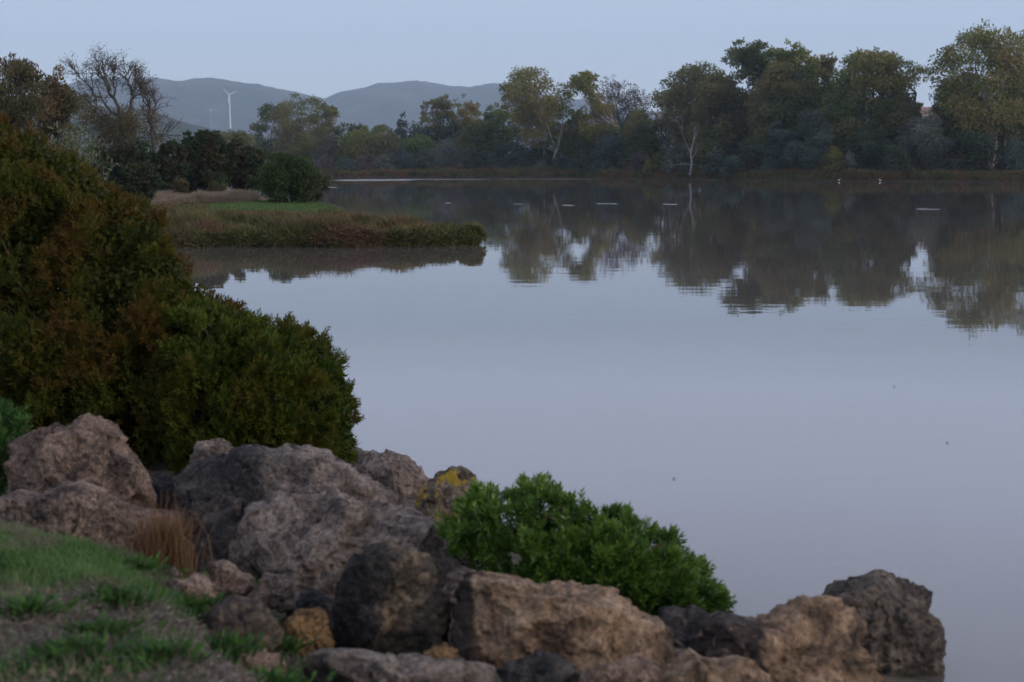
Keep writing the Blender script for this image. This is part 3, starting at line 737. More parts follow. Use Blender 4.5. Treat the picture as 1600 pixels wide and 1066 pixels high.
bm = bmesh.new(); vs = [bm.verts.new(Vector(v) - hs_.location) for v in V]
for f in ([0, 1, 5, 4], [1, 2, 6, 9, 5], [2, 3, 7, 6], [3, 0, 4, 8, 7]): bm.faces.new([vs[i] for i in f])
me = bpy.data.meshes.new('wall'); bm.to_mesh(me); me.materials.append(wallm); o = bpy.data.objects.new('wall', me); C.objects.link(o); o.parent = hs_
rm = bark('roof_tiles', (.24, .14, .11), (.34, .21, .16), 3)
e = .5; th = .18
V = []
for x in (hx - hw2 - e, hx + hw2 + e):
    V += [(x, hD - hd2 - e, ze - .15), (x, hD, zt), (x, hD + hd2 + e, ze - .15), (x, hD - hd2 - e, ze - .15 + th), (x, hD, zt + th), (x, hD + hd2 + e, ze - .15 + th)]
Fb = [[3, 9, 10, 4], [4, 10, 11, 5], [0, 1, 7, 6], [1, 2, 8, 7], [0, 6, 9, 3], [2, 5, 11, 8], [0, 3, 4, 1], [1, 4, 5, 2], [6, 7, 10, 9], [7, 8, 11, 10]]
mesh_obj('roof', V, Fb, rm, hs_)
for wx in (-1.3, 1.3):
    V = [(hx + wx - .5, hD - hd2 - .04, ze - 1.7), (hx + wx + .5, hD - hd2 - .04, ze - 1.7), (hx + wx + .5, hD - hd2 - .04, ze - .6), (hx + wx - .5, hD - hd2 - .04, ze - .6)]
    V += [(a, b + .03, c) for a, b, c in V]
    mesh_obj('window', V, [[0, 1, 2, 3], [0, 4, 5, 1], [1, 5, 6, 2], [2, 6, 7, 3], [3, 7, 4, 0]], plain('window_dark', (.04, .045, .05), .2), hs_)

# ------------------------------------------------------------------ birds at the far waterline
bw = plain('feather_white', (.8, .79, .76), .8); beakm = plain('beak', (.3, .2, .08), .5)
def bird(px, py, D, face, label):
    g = P(px, py, D); g[2] = 0.03
    b = thing('white_bird', g, label, 'bird', 'white birds at the far waterline')
    S = Soup()
    f = np.array([face, 0, 0.])
    sc0 = .52; q = lambda u, v, w=0.: g + f * (u * sc0) + np.array([0, w * sc0, v * sc0])
    tube(S, [q(-.30, .22), q(-.2, .25), q(-.05, .27), q(.1, .30), q(.17, .38), q(.19, .46), q(.22, .50), q(.27, .50)],
         [.013, .04, .07, .06, .03, .026, .036, .013], 10)
    S.build('body', bw, b, smooth=True)
    S = Soup(); tube(S, [q(.265, .50), q(.36, .485)], [.01, .003], 6); S.build('beak', beakm, b)
    for s in (-.03, .03):
        S = Soup(); tube(S, [q(0, -.1, s), q(.01, .1, s), q(0, .22, s)], [.008, .008, .012], 5); S.build('leg', beakm, b)
bird(1311, 280, 194, 1, 'small white bird at the far waterline below the yellow-green bush')
bird(1375, 281, 192, -1, 'small white bird at the far waterline below the big dark shrub')

# ------------------------------------------------------------------ spit vegetation
def lawn_mask(x, y):
    c = G(462, 320, .5)
    return ((x - c[0]) / 2.4) ** 2 + ((y - c[1] + 3.5) / 8.5) ** 2 < 1
rng = np.random.default_rng(11)
def spit_pts(n, x0, x1, y0, y1):
    x = rng.uniform(x0, x1, n); y = rng.uniform(y0, y1, n)
    d = dspit(x, y); k = d > .02
    return x[k], y[k], d[k]
S = Soup()
for n, bx in ((110000, (-13, -.6, 37.9, 48)), (70000, (-19, -.6, 48, 66)), (16000, (-30, -12, 38, 70))):
    x, y, d = spit_pts(n, *bx)
    k = ~lawn_mask(x, y); x, y, d = x[k], y[k], d[k]
    lump = np.clip(fbm(p3(x, y, .9), 3, 21) * 1.5 + .5, 0, 1.7)
    H = (.12 + .24 * lump) * rng.uniform(.6, 1.3, len(x)) * np.clip(.7 + d, 0, 1) * np.interp(y, [38, 43, 48, 60], [1.1, .8, .36, .3])
    z = z_spit(x, y)
    T = np.clip(.45 + .45 * fbm(p3(x, y, .6), 2, 31) + rng.normal(size=len(x)) * .18, 0, 1)
    blades(S, np.stack([x, y, z - .03], 1), H, .035 + .03 * (y > 48), .8, T, rng)
# plants hanging over the bank edge and the tuft at the tip
x, y, d = spit_pts(90000, -14, -.6, 37.9, 40.5); k = (d < .45); x, y, d = x[k], y[k], d[k]
lump = np.clip(fbm(p3(x, y, .8), 3, 77) * 1.2 + .4, 0, 1.4)
leaf_quads(S, np.stack([x, y, z_spit(x, y) + rng.uniform(0, .12, len(x)) + .10 * lump], 1), rng.normal(size=(len(x), 3)) * .6 + [0, -.9, -.1 + 0], .16 + .1 * lump, .03, np.clip(.25 + .3 * lump + rng.normal(size=len(x)) * .2, 0, 1), rng)
tag(S.build('marsh_vegetation', M['marsh'], loc=(-8, 45, .5)), 'reddish and olive salt-marsh plants covering the low spit', 'ground cover', kind='stuff')
S = Soup(); x, y, d = spit_pts(110000, -13, -6, 46, 70); k = lawn_mask(x, y); x, y = x[k], y[k]
blades(S, np.stack([x, y, z_spit(x, y)], 1), .17 * rng.uniform(.5, 1.2, len(x)), .05, .6, rng.uniform(0, 1, len(x)), rng)
tag(S.build('grass', M['lawn'], loc=(-9, 60, .5)), 'patch of bright green grass at the foot of the round bush', 'grass', kind='stuff')
S = Soup(); c0 = P(240, 318, 62); c1 = P(408, 318, 64)
n = 52000; x = rng.uniform(c0[0], c1[0], n); y = rng.uniform(61.5, 66, n)
blades(S, np.stack([x, y, z_spit(x, y)], 1), rng.uniform(.16, .46, n) * (1 + .6 * fbm(p3(x, y, .7), 3, 5)), .018, .5, rng.uniform(0, 1, n), rng)
tag(S.build('dry_reeds', M['reed'], loc=(-13, 63, .5)), 'band of pinkish dry reeds behind the marsh plants on the spit', 'reeds', kind='stuff')
# rounded dark tuft on the very tip of the spit
tree([(722, 378), (722, 355), (735, 346), (750, 354), (757, 372), (752, 385), (730, 386)], 40.0, 'marsh', 26, 5200, 'dark rounded marsh bush on the very tip of the spit', 'shrub', 'marsh_bush', 61,
     L=.13, W=.03, barkm='stem', droop=.5, r0=.02, base_z=.2, trunks=2, limbs=6, part='foliage', T=.6)

# trees and bushes on the spit
tree([(410, 290), (412, 262), (424, 246), (445, 239), (468, 243), (486, 256), (500, 270), (514, 278), (512, 298), (500, 306), (502, 316), (480, 318), (425, 318), (411, 308)],
     61, 'round', 62, 30000, 'round dark green bush standing on the bright grass of the spit', 'bush', 'round_bush', 31, L=.13, W=.055, barkm='bark_dark', droop=.3, r0=.07, base_z=.45, trunks=4, limbs=9, part='foliage', br=.42)
tree([(345, 300), (345, 240), (352, 222), (372, 217), (392, 228), (408, 240), (418, 265), (415, 300)], 72, 'left_dark', 56, 15000, 'dark bush with a brownish tinge just left of the round bush', 'bush', 'bush', 32, L=.2, W=.09,
     barkm='bark_dark', droop=.2, r0=.09, base_z=.5, trunks=3, part='foliage', gaps=[(394, 284, 5)])
tree([(280, 305), (282, 235), (286, 210), (305, 203), (328, 205), (345, 216), (352, 240), (352, 305)], 70, 'left_dark', 60, 17000, 'tallest dark green bush on the spit, left of the brownish one', 'bush', 'bush', 33, L=.2, W=.09,
     barkm='bark_dark', droop=.2, r0=.09, base_z=.5, trunks=3, part='foliage')
tree([(240, 310), (245, 245), (258, 226), (275, 224), (288, 240), (292, 310)], 67, 'left_dark', 40, 9500, 'small dark bush between the bare-topped tree and the tallest bush on the spit', 'bush', 'bush', 34, L=.2, W=.09,
     barkm='bark_dark', droop=.2, r0=.08, base_z=.5, trunks=3, part='foliage')
tree([(135, 310), (140, 240), (158, 222), (190, 218), (225, 226), (250, 240), (258, 310)], 66, 'left_dark', 64, 18000, 'wide dark green bush below the bare-topped tree', 'bush', 'bush', 35, L=.2, W=.09,
     barkm='bark_dark', droop=.2, r0=.1, base_z=.5, trunks=4, part='foliage')
tree([(270, 300), (272, 284), (284, 280), (294, 288), (296, 304)], 64, 'left_brown', 16, 1500, 'small orange-brown withered shrub at the foot of the dark bushes, the left of two', 'shrub', 'withered_shrub', 36, L=.14, W=.05, barkm='stem', droop=.6, r0=.03, base_z=.5, part='foliage')
tree([(322, 304), (326, 290), (340, 284), (352, 290), (352, 306)], 64.5, 'left_brown', 16, 1300, 'small orange-brown withered shrub beside the reeds, the right of two', 'shrub', 'withered_shrub', 37, L=.14, W=.05, barkm='stem', droop=.6, r0=.03, base_z=.5, part='foliage')
tree([(-70, 215), (-70, 110), (-20, 95), (13, 87), (30, 96), (48, 100), (60, 124), (70, 140), (72, 215)], 52, 'left_brown', 80, 15000, 'brown-leaved thin tree rising at the left edge above the rust-tinged bush', 'tree', 'brown_tree', 38,
     L=.17, W=.05, barkm='bark_dark', droop=.7, r0=.11, base_z=.6, trunks=4, limbs=40, loose=1.5, br=.38)
tree([(62, 215), (66, 135), (78, 112), (88, 105), (96, 118), (100, 136), (112, 148), (120, 175), (118, 215)], 56, 'left_brown', 44, 7000, 'narrow olive-brown tree left of the bare-topped tree', 'tree', 'brown_tree', 39,
     L=.17, W=.05, barkm='bark_dark', droop=.6, r0=.08, base_z=.6, trunks=3, limbs=24, loose=1.5, br=.34)

# bare-topped tree, branch by branch
D = 78; rng = np.random.default_rng(41)
bt = thing('bare_topped_tree', (P(205, 533, D)[0], D, .6), 'half-bare tree with dark upswept limbs against the left hill', 'tree')
B = Soup(); tips = []
def br_path(pts, r0, r1, depth=0):
    q = np.array([P(a, b, D + c) for a, b, c in pts])
    t = np.linspace(0, 1, len(q)); tt = np.linspace(0, 1, len(q) * 3)
    q = np.stack([np.interp(tt, t, q[:, i]) for i in range(3)], 1); q[1:-1] += rng.normal(size=(len(q) - 2, 3)) * .05
    tube(B, q, np.linspace(r0, r1, len(q)), 6)
    for i in range(len(q) // 3, len(q)):
        for _ in range(3):
            d = unit(unit(q[i] - q[i - 1]) + rng.normal(size=3) * .55 + [0, 0, .25]) * rng.uniform(.4, 1.1)
            c = curve(q[i], q[i] + d, rng, .1, 4); tube(B, c, np.linspace(max(r1 * .6, .02), .009, 4), 4); tips.append(c[-1]); tips.append(c[2])
            for _ in range(2):
                c2 = curve(c[2], c[2] + unit(d / np.linalg.norm(d) + rng.normal(size=3) * .6) * rng.uniform(.25, .6), rng, .1, 3); tube(B, c2, np.linspace(.014, .007, 3), 3 + 1); tips.append(c2[-1])
br_path([(205, 290, 0), (202, 250, 0), (197, 215, 0), (192, 195, 0)], .2, .13)
br_path([(192, 195, 0), (183, 165, -.4), (172, 142, -.8), (158, 122, -1), (152, 108, -1)], .11, .025)
br_path([(183, 165, -.4), (180, 140, .3), (176, 120, .6), (182, 104, .8)], .07, .02)
br_path([(192, 195, 0), (203, 168, .5), (206, 145, .7), (198, 122, 1), (196, 110, 1)], .11, .025)
br_path([(206, 145, .7), (212, 130, 1.2), (217, 115, 1.5)], .05, .02)
br_path([(172, 142, -.8), (164, 118, 0), (162, 100, .2)], .05, .02)
br_path([(188, 185, 0), (165, 165, 1), (145, 140, 1.3), (125, 118, 1.5), (114, 108, 1.5)], .08, .02)
br_path([(241, 290, .5), (240, 222, .5), (236, 195, .6), (230, 165, .6), (226, 145, .9), (215, 128, .9)], .12, .025)
br_path([(236, 195, .6), (243, 170, 1), (240, 150, 1.1)], .06, .02)
br_path([(230, 165, .6), (222, 150, .2), (219, 135, 0)], .05, .02)
br_path([(240, 222, .5), (252, 212, .8), (262, 208, 1)], .05, .015)
br_path([(200, 235, 0), (180, 205, .8), (160, 185, 1.2), (135, 165, 1.5)], .08, .02)
B.build('trunk', M['bark_dark'], bt, smooth=True)
tips = np.array(tips); S = Soup()
k = rng.integers(0, len(tips), 5200); pz = tips[k] + rng.normal(size=(5200, 3)) * .10
leaf_quads(S, pz, rng.normal(size=(5200, 3)) + [0, 0, .5], .11, .035, rng.uniform(0, 1, 5200), rng)
cen, d, _ = volume([(118, 230), (118, 175), (128, 150), (150, 158), (180, 172), (215, 165), (245, 185), (252, 225)], D + .5, 1.6, 70, rng)
k = rng.integers(0, 70, 9000)
leaf_quads(S, cen[k] + rng.normal(size=(9000, 3)) * .26, rng.normal(size=(9000, 3)) + [0, 0, .4], .16, .05, rng.uniform(0, 1, 9000), rng)
S.build('crown', M['left_brown'], bt)

# ------------------------------------------------------------------ the near bushes
def near_bush(poly, D, T, nsprig, mat, label, name, seed, leaf=(.042, .013), nl=11, stem_l=.07, gaps=(), base=None, clump=120, cr=.16, shell=.3, stems=60, up=.35, cat='bush', spread=.8, core=0, shoots=0):
    rng = np.random.default_rng(seed)
    mx_, my_ = np.mean(poly, 0); fs = cr * .45 * F / D
    poly = [(a - fs * (a - mx_) / (math.hypot(a - mx_, b - my_) + 1), b - fs * (b - my_) / (math.hypot(a - mx_, b - my_) + 1)) for a, b in poly]
    cen, d, out = volume(poly, D, T, clump, rng, shell, gaps)
    b0 = np.array(base) if base is not None else np.array([cen[:, 0].mean(), D, cen[:, 2].min() - .1])
    root = thing(name, b0, label, cat)
    r = np.clip(d * 1.0, cr * .45, cr) * rng.uniform(.8, 1.2, clump)
    k = rng.choice(clump, nsprig, p=r ** 1.6 / (r ** 1.6).sum())
    u = unit(rng.normal(size=(nsprig, 3)) * .8 + out[k] * .9 + [0, -.15, .25])
    c = cen[k] + u * (r[k] * rng.uniform(.35, 1.1, nsprig) ** .7)[:, None]
    if gaps:
        keep = np.ones(nsprig, bool)
        for gx, gy, gr in gaps:
            g = P(gx, gy, D); keep &= np.hypot(c[:, 0] - g[0], c[:, 2] - g[2]) > gr * .62 * D / F
        k = k[keep]; u = u[keep]; c = c[keep]; nsprig = len(c)
    sd_ = unit(u * .8 + out[k] * .4 + [0, 0, up] + rng.normal(size=(nsprig, 3)) * .3)
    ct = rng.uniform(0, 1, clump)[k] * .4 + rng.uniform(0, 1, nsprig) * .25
    S = Soup()
    for j in range(nl):
        t = (j + .5) / nl
        az = j * 2.4 + rng.uniform(-.4, .4, nsprig)
        a = unit(np.cross(sd_, [0.3, .2, .9])); b = np.cross(sd_, a)
        ld = sd_ * (.25 + .75 * t) + (a * np.cos(az)[:, None] + b * np.sin(az)[:, None]) * spread * (1.1 - .5 * t)
        leaf_quads(S, c + sd_ * stem_l * (t - .5), ld, leaf[0] * rng.uniform(.7, 1.2, nsprig), leaf[1], np.clip(ct + .22 * t + rng.uniform(0, .18, nsprig), 0, 1), rng)
    if shoots:
        dn = np.argsort(d)[:clump // 2]
        js = rng.choice(dn, shoots)
        q0 = cen[js] + out[js] * (r[js] * .8)[:, None]; dv = unit(out[js] + [0, 0, .9] + rng.normal(size=(shoots, 3)) * .25); ln = rng.uniform(.04, .11, shoots)
        for j in range(16):
            t = j / 15.; az = j * 2.4; a = unit(np.cross(dv, [.3, .2, .9])); b = np.cross(dv, a)
            leaf_quads(S, q0 + dv * (ln * t)[:, None], dv * .7 + (a * math.cos(az) + b * math.sin(az)) * .7, leaf[0] * (1.1 - .4 * t), leaf[1], np.clip(ct[0] * 0 + .3 + .5 * t + rng.uniform(0, .2, shoots), 0, 1), rng)
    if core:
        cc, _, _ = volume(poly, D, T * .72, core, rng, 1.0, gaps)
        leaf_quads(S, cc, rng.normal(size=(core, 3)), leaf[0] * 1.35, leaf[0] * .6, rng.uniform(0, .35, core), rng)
    S.build('foliage', M[mat], root)
    B = Soup()
    for _ in range(stems):
        j = rng.integers(clump); q = curve(b0 + rng.normal(size=3) * [.12, .12, .02], cen[j], rng, .12, 7, .05)
        tube(B, q, np.linspace(.016, .004, 7), 5)
        for _ in range(3):
            i = rng.integers(3, 7); l = c[np.argmin(np.linalg.norm(c[::7] - q[i], axis=1)) * 7]
            tube(B, curve(q[i], l, rng, .1, 4), np.linspace(.005, .002, 4), 4)
    B.build('stems', M['stem'], root, smooth=True)
    return root

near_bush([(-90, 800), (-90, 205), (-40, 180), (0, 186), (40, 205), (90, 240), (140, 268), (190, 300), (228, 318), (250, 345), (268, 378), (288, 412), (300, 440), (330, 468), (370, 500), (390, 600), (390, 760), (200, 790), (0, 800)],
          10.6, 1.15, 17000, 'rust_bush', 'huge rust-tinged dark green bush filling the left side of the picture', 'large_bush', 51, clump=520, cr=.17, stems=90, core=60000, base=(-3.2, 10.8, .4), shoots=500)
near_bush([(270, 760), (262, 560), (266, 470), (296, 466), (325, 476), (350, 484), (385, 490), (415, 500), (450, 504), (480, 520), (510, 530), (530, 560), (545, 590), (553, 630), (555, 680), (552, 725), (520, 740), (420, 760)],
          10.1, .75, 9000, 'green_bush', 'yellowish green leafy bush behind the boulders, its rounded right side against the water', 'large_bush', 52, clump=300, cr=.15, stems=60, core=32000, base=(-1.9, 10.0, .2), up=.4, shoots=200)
near_bush([(692, 842), (705, 805), (725, 780), (748, 770), (790, 775), (820, 757), (868, 762), (885, 785), (905, 782), (935, 800), (975, 808), (1000, 805), (1030, 835), (1065, 850), (1090, 880), (1115, 905), (1135, 930), (1142, 955), (1120, 975), (1080, 965), (1000, 955), (940, 940), (860, 925), (790, 912), (730, 875)],
          6.9, .36, 3900, 'near_green', 'bright green leafy bush growing among the rocks at the water', 'leafy_green_bush', 53, leaf=(.042, .0125), nl=13, stem_l=.05, clump=300, cr=.07, shoots=40,
          gaps=[(805, 815, 16), (792, 798, 12), (858, 812, 20), (835, 890, 12), (905, 818, 14), (925, 808, 12)], shell=.5, stems=26, up=.5, core=0, base=(.42, 6.95, .12), spread=.7)
near_bush([(-60, 770), (-60, 640), (-10, 630), (15, 640), (38, 665), (45, 700), (30, 740), (10, 770)], 8.2, .25, 900, 'weed', 'fresh green weedy plant at the left edge beside the upper boulder', 'green_plant', 54, leaf=(.04, .010),
          clump=50, cr=.09, stems=16, base=(-2.95, 8.2, .5), cat='plant')
# pale shoots that stand above the big bush
rng = np.random.default_rng(55)
sr = thing('silvery_shrub', (P(115, 533, 14)[0], 14, .6), 'pale silvery-green shoots sticking up above the rust-tinged bush', 'shrub')
S = Soup(); B = Soup()
for _ in range(46):
    tp = P(rng.normal(118, 24), rng.uniform(200, 262), 14 + rng.uniform(-.4, .4)); bs = P(rng.normal(112, 12), 330, 14)
    q = curve(bs, tp, rng, .06, 8); tube(B, q, np.linspace(.012, .003, 8), 4)
    for i in range(3, 8):
        m = 10; pz = q[i] + rng.normal(size=(m, 3)) * .035; leaf_quads(S, pz, rng.normal(size=(m, 3)) * .6 + [0, 0, .8], .055, .014, rng.uniform(0, 1, m), rng)
B.build('stems', M['stem'], sr, smooth=True); S.build('foliage', M['silver'], sr)

# ------------------------------------------------------------------ rocks
ico_cache = {}
def ico(n):
    if n not in ico_cache:
        bm = bmesh.new(); bmesh.ops.create_icosphere(bm, subdivisions=n, radius=1)
        V = np.array([v.co[:] for v in bm.verts]); Fq = np.array([[v.index for v in f.verts] for f in bm.faces]); bm.free()
        ico_cache[n] = (unit(V), Fq)
    return ico_cache[n]

def rock(poly, D, T, mat, label, seed, sub=6, box=.62, facets=20, rough=1., name='boulder', cat='rock', group='rocks along the near shore', bottom=0.):
    rng = np.random.default_rng(seed)
    pl = np.array([P(a, b, D)[[0, 2]] for a, b in poly])
    if bottom: pl[:, 1] = np.where(pl[:, 1] < pl[:, 1].mean(), pl[:, 1] - bottom, pl[:, 1])
    if name == 'stone': rough *= 1.5; box = .5; pl[:, 1] -= .22 * np.ptp(pl[:, 1])
    den = []
    for i in range(len(pl)):
        a, b = pl[i], pl[(i + 1) % len(pl)]
        for t in np.linspace(0, 1, 24)[:-1]: den.append(a + (b - a) * t)
    den = np.array(den); c = (den.min(0) + den.max(0)) / 2
    th = np.arctan2(den[:, 1] - c[1], den[:, 0] - c[0]); rd = np.hypot(*(den - c).T)
    o = np.argsort(th); th, rd = th[o], rd[o]
    N, Fq = ico(sub)
    a = np.arctan2(N[:, 2], N[:, 0]); rho = np.hypot(N[:, 0], N[:, 2])
    r = np.interp(a, np.concatenate([th - 2 * np.pi, th, th + 2 * np.pi]), np.tile(rd, 3))
    s = rho ** box
    X = np.cos(a) * r * s; Z = np.sin(a) * r * s; Y = np.sign(N[:, 1]) * np.abs(N[:, 1]) ** (box + .12) * T
    V = np.stack([X, Y, Z], 1)
    size = rd.mean()
    for k in range(facets):            # flat break faces
        m = rng.normal(size=3) * [.8, 1, .8]; m[1] = -abs(m[1]) - .7; m[2] += .35; m = unit(m)
        sup = (V @ m).max(); off = sup * rng.uniform(.68, .94)
        e = np.maximum(0, V @ m - off); V = V - e[:, None] * m * .9
    nrm_ = unit(V / np.array([1, T / size if T < size else 1, 1]))
    q = V / size
    amp = size * rough
    dsp = -.03 + .07 * (ridged(q * 1.6 + seed, 4, seed) - .3) + .055 * fbm(q * 2.3 + seed, 4, seed + 9) + (.024 * (ridged(V * 9 + seed, 4, seed + 4) - .2)) / max(size, .15)
    K = 26 if size < .2 else 55
    kp = unit(rng.normal(size=(K, 3))) * rng.uniform(.5, 1.1, (K, 1)); kt = rng.normal(size=(K, 3)) * .17; ko = rng.normal(size=K) * .018
    wq = q + .10 * np.stack([fbm(q * 3 + 5, 3, seed + 51), fbm(q * 3 + 9, 3, seed + 52), fbm(q * 3 + 13, 3, seed + 53)], 1)
    best = np.full(len(q), 1e9); frac = np.zeros(len(q))
    for kk in range(K):
        dd = ((wq - kp[kk]) ** 2).sum(1); m_ = dd < best
        best[m_] = dd[m_]; frac[m_] = ((wq - kp[kk]) @ kt[kk] + ko[kk])[m_]
    dsp = dsp + np.clip(frac, -.09, .07)
    lay = vnoise(np.stack([q[:, 0] * 1.2, q[:, 1] * 1.2, q[:, 2] * 7], 1) + seed, seed + 31)
    dsp = dsp + .018 * lay + .006 / size * fbm(V * 42, 3, seed + 6) * .9
    V = V + nrm_ * (dsp * amp)[:, None]
    ctr = np.array([c[0], D, c[1]])
    o = mesh_obj(name, V + ctr, Fq, mat, loc=ctr, smooth=True)
    return tag(o, label, cat, group)

RK = {
 'brown': rock_mat('rock_brown', (0.336, 0.230, 0.172), (0.174, 0.115, 0.084), (0.062, 0.042, 0.033), .45, None, 1., 1.1),
 'brown2': rock_mat('rock_brown2', (0.347, 0.250, 0.189), (0.179, 0.125, 0.095), (0.056, 0.040, 0.032), .55, None, 4., 1.2),
 'grey': rock_mat('rock_grey', (0.347, 0.270, 0.219), (0.207, 0.155, 0.122), (0.084, 0.062, 0.050), .35, None, 7., .9),
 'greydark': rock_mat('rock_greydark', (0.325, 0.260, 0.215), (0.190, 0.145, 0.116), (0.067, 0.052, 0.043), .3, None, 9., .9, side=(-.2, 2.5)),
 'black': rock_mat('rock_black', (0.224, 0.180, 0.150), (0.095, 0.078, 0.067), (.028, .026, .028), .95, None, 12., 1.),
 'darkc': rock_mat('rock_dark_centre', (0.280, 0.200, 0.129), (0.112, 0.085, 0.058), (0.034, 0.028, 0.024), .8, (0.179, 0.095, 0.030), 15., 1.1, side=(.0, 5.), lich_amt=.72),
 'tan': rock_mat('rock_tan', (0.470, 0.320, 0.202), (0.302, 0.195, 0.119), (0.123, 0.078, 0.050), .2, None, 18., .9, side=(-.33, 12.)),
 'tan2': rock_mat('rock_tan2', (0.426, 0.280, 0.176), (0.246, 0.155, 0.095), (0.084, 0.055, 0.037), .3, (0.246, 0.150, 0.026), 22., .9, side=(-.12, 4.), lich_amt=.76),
 'orange': rock_mat('rock_orange', (0.403, 0.240, 0.103), (0.224, 0.125, 0.052), (0.067, 0.045, 0.030), .3, None, 25., 1.6),
 'lichen': rock_mat('rock_lichen', (0.336, 0.260, 0.189), (0.168, 0.125, 0.090), (0.056, 0.042, 0.031), .3, (0.370, 0.240, 0.026), 28.3, 1.2, lich_amt=.565),
 'slate': rock_mat('rock_slate', (0.235, 0.185, 0.142), (0.129, 0.100, 0.077), (0.050, 0.040, 0.033), .4, None, 31., 1.1),
 'pink': rock_mat('rock_pink', (0.470, 0.330, 0.241), (0.302, 0.200, 0.142), (0.123, 0.080, 0.056), .05, None, 35., 1.8),
}
rock([(10, 735), (18, 700), (50, 682), (88, 664), (128, 648), (158, 664), (185, 692), (210, 724), (228, 752), (240, 785), (235, 820), (200, 850), (100, 850), (25, 820), (12, 770)], 7.9, .42, RK['brown'],
     'peaked brown boulder at the left, in front of the rust-tinged bush', 1, 7, box=.8)
rock([(-70, 812), (-30, 790), (20, 776), (70, 772), (115, 766), (170, 780), (230, 802), (280, 818), (300, 838), (300, 870), (285, 900), (230, 905), (150, 895), (80, 880), (0, 865), (-70, 860)], 7.0, .34, RK['brown2'],
     'long brown boulder above the green grass, with a dry tuft against it', 2, 7, box=.75, rough=1.1)
rock([(296, 735), (302, 702), (318, 690), (335, 688), (352, 697), (368, 716), (385, 750), (300, 770)], 8.9, .25, RK['grey'], 'small pale knob of rock peeping up behind the big boulders against the bush', 3, 5)
rock([(252, 770), (256, 735), (264, 722), (300, 719), (345, 722), (380, 745), (392, 820), (420, 900), (370, 940), (310, 930), (275, 880), (258, 820)], 8.1, .4, RK['black'], 'black squarish boulder left of the broad grey one, its low end standing in for a shaded gap', 4, 6)  # lower end drawn out and coloured black for the shade in the gap
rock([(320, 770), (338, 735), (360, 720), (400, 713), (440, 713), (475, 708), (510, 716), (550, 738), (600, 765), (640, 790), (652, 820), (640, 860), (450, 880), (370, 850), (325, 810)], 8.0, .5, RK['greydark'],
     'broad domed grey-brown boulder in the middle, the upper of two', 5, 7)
rock([(345, 860), (368, 805), (420, 786), (500, 780), (560, 790), (620, 800), (662, 818), (690, 850), (725, 878), (750, 915), (745, 975), (640, 990), (540, 960), (470, 945), (420, 925), (365, 900)], 7.1, .48, RK['grey'],
     'broad pitted grey-brown boulder in the middle, the lower of two', 6, 7)
rock([(548, 745), (556, 715), (575, 712), (600, 710), (625, 722), (655, 738), (680, 762), (684, 800), (640, 815), (560, 800)], 9.3, .35, RK['grey'], 'wedge-shaped pale boulder by the water, right of the bush', 7, 6)
rock([(648, 812), (652, 780), (668, 760), (682, 746), (704, 737), (730, 738), (743, 756), (750, 800), (745, 850), (700, 862), (660, 850)], 8.0, .22, RK['lichen'], 'upright boulder with yellow lichen on its top', 8, 6)
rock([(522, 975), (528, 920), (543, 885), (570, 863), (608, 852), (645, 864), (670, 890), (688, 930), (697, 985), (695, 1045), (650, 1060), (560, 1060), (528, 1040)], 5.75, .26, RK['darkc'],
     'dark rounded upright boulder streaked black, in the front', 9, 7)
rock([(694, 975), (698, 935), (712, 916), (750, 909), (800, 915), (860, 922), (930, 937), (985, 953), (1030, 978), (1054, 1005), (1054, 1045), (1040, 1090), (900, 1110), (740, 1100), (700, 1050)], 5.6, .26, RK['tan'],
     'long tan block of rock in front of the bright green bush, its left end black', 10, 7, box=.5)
rock([(1020, 990), (1030, 958), (1055, 953), (1090, 960), (1125, 972), (1140, 1010), (1130, 1060), (1050, 1070)], 6.2, .22, RK['black'], 'dark low boulder wedged below the right end of the bright green bush', 11, 6)
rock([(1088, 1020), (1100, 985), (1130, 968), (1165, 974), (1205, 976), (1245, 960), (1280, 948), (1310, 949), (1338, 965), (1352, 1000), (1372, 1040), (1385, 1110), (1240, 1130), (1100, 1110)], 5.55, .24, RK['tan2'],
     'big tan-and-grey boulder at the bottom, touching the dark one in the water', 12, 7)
rock([(1032, 1085), (1050, 1045), (1078, 1020), (1100, 1034), (1125, 1042), (1160, 1030), (1195, 1045), (1215, 1080), (1210, 1120), (1060, 1130)], 5.15, .16, RK['tan'], 'small tan rock cut by the bottom edge, in front of the big tan-and-grey boulder', 13, 6)
rock([(1276, 950), (1296, 922), (1340, 911), (1395, 903), (1430, 911), (1452, 932), (1462, 960), (1476, 1000), (1468, 1040), (1440, 1075), (1390, 1085), (1340, 1060), (1300, 1000)], 6.05, .24, RK['slate'],
     'dark blocky boulder standing in the water, farthest right', 14, 7)
rock([(652, 1045), (660, 1008), (690, 1000), (715, 1003), (728, 1030), (735, 1060), (660, 1070)], 5.35, .08, RK['orange'], 'small angular orange-tan stone between the dark boulder and the long tan block', 15, 5, name='stone')
rock([(440, 995), (448, 955), (470, 940), (498, 942), (514, 960), (516, 995), (500, 1020), (450, 1020)], 5.6, .12, RK['orange'], 'brown-orange lumpy stone left of the dark upright boulder', 16, 5, name='stone')
rock([(488, 1000), (492, 988), (505, 985), (517, 993), (516, 1012), (495, 1015)], 5.35, .04, RK['orange'], 'little round orange stone beside the lumpy brown-orange one', 17, 4, name='stone')
rock([(465, 1066), (480, 1028), (540, 1022), (620, 1034), (700, 1036), (770, 1048), (790, 1090), (470, 1110)], 5.0, .14, RK['greydark'], 'low flat grey rock along the bottom edge below the dark boulder', 18, 6)
rock([(770, 1090), (785, 1035), (830, 1020), (875, 1030), (905, 1060), (915, 1100), (780, 1120)], 5.1, .12, RK['black'], 'dark grey rock at the bottom edge in front of the long tan block', 19, 6)
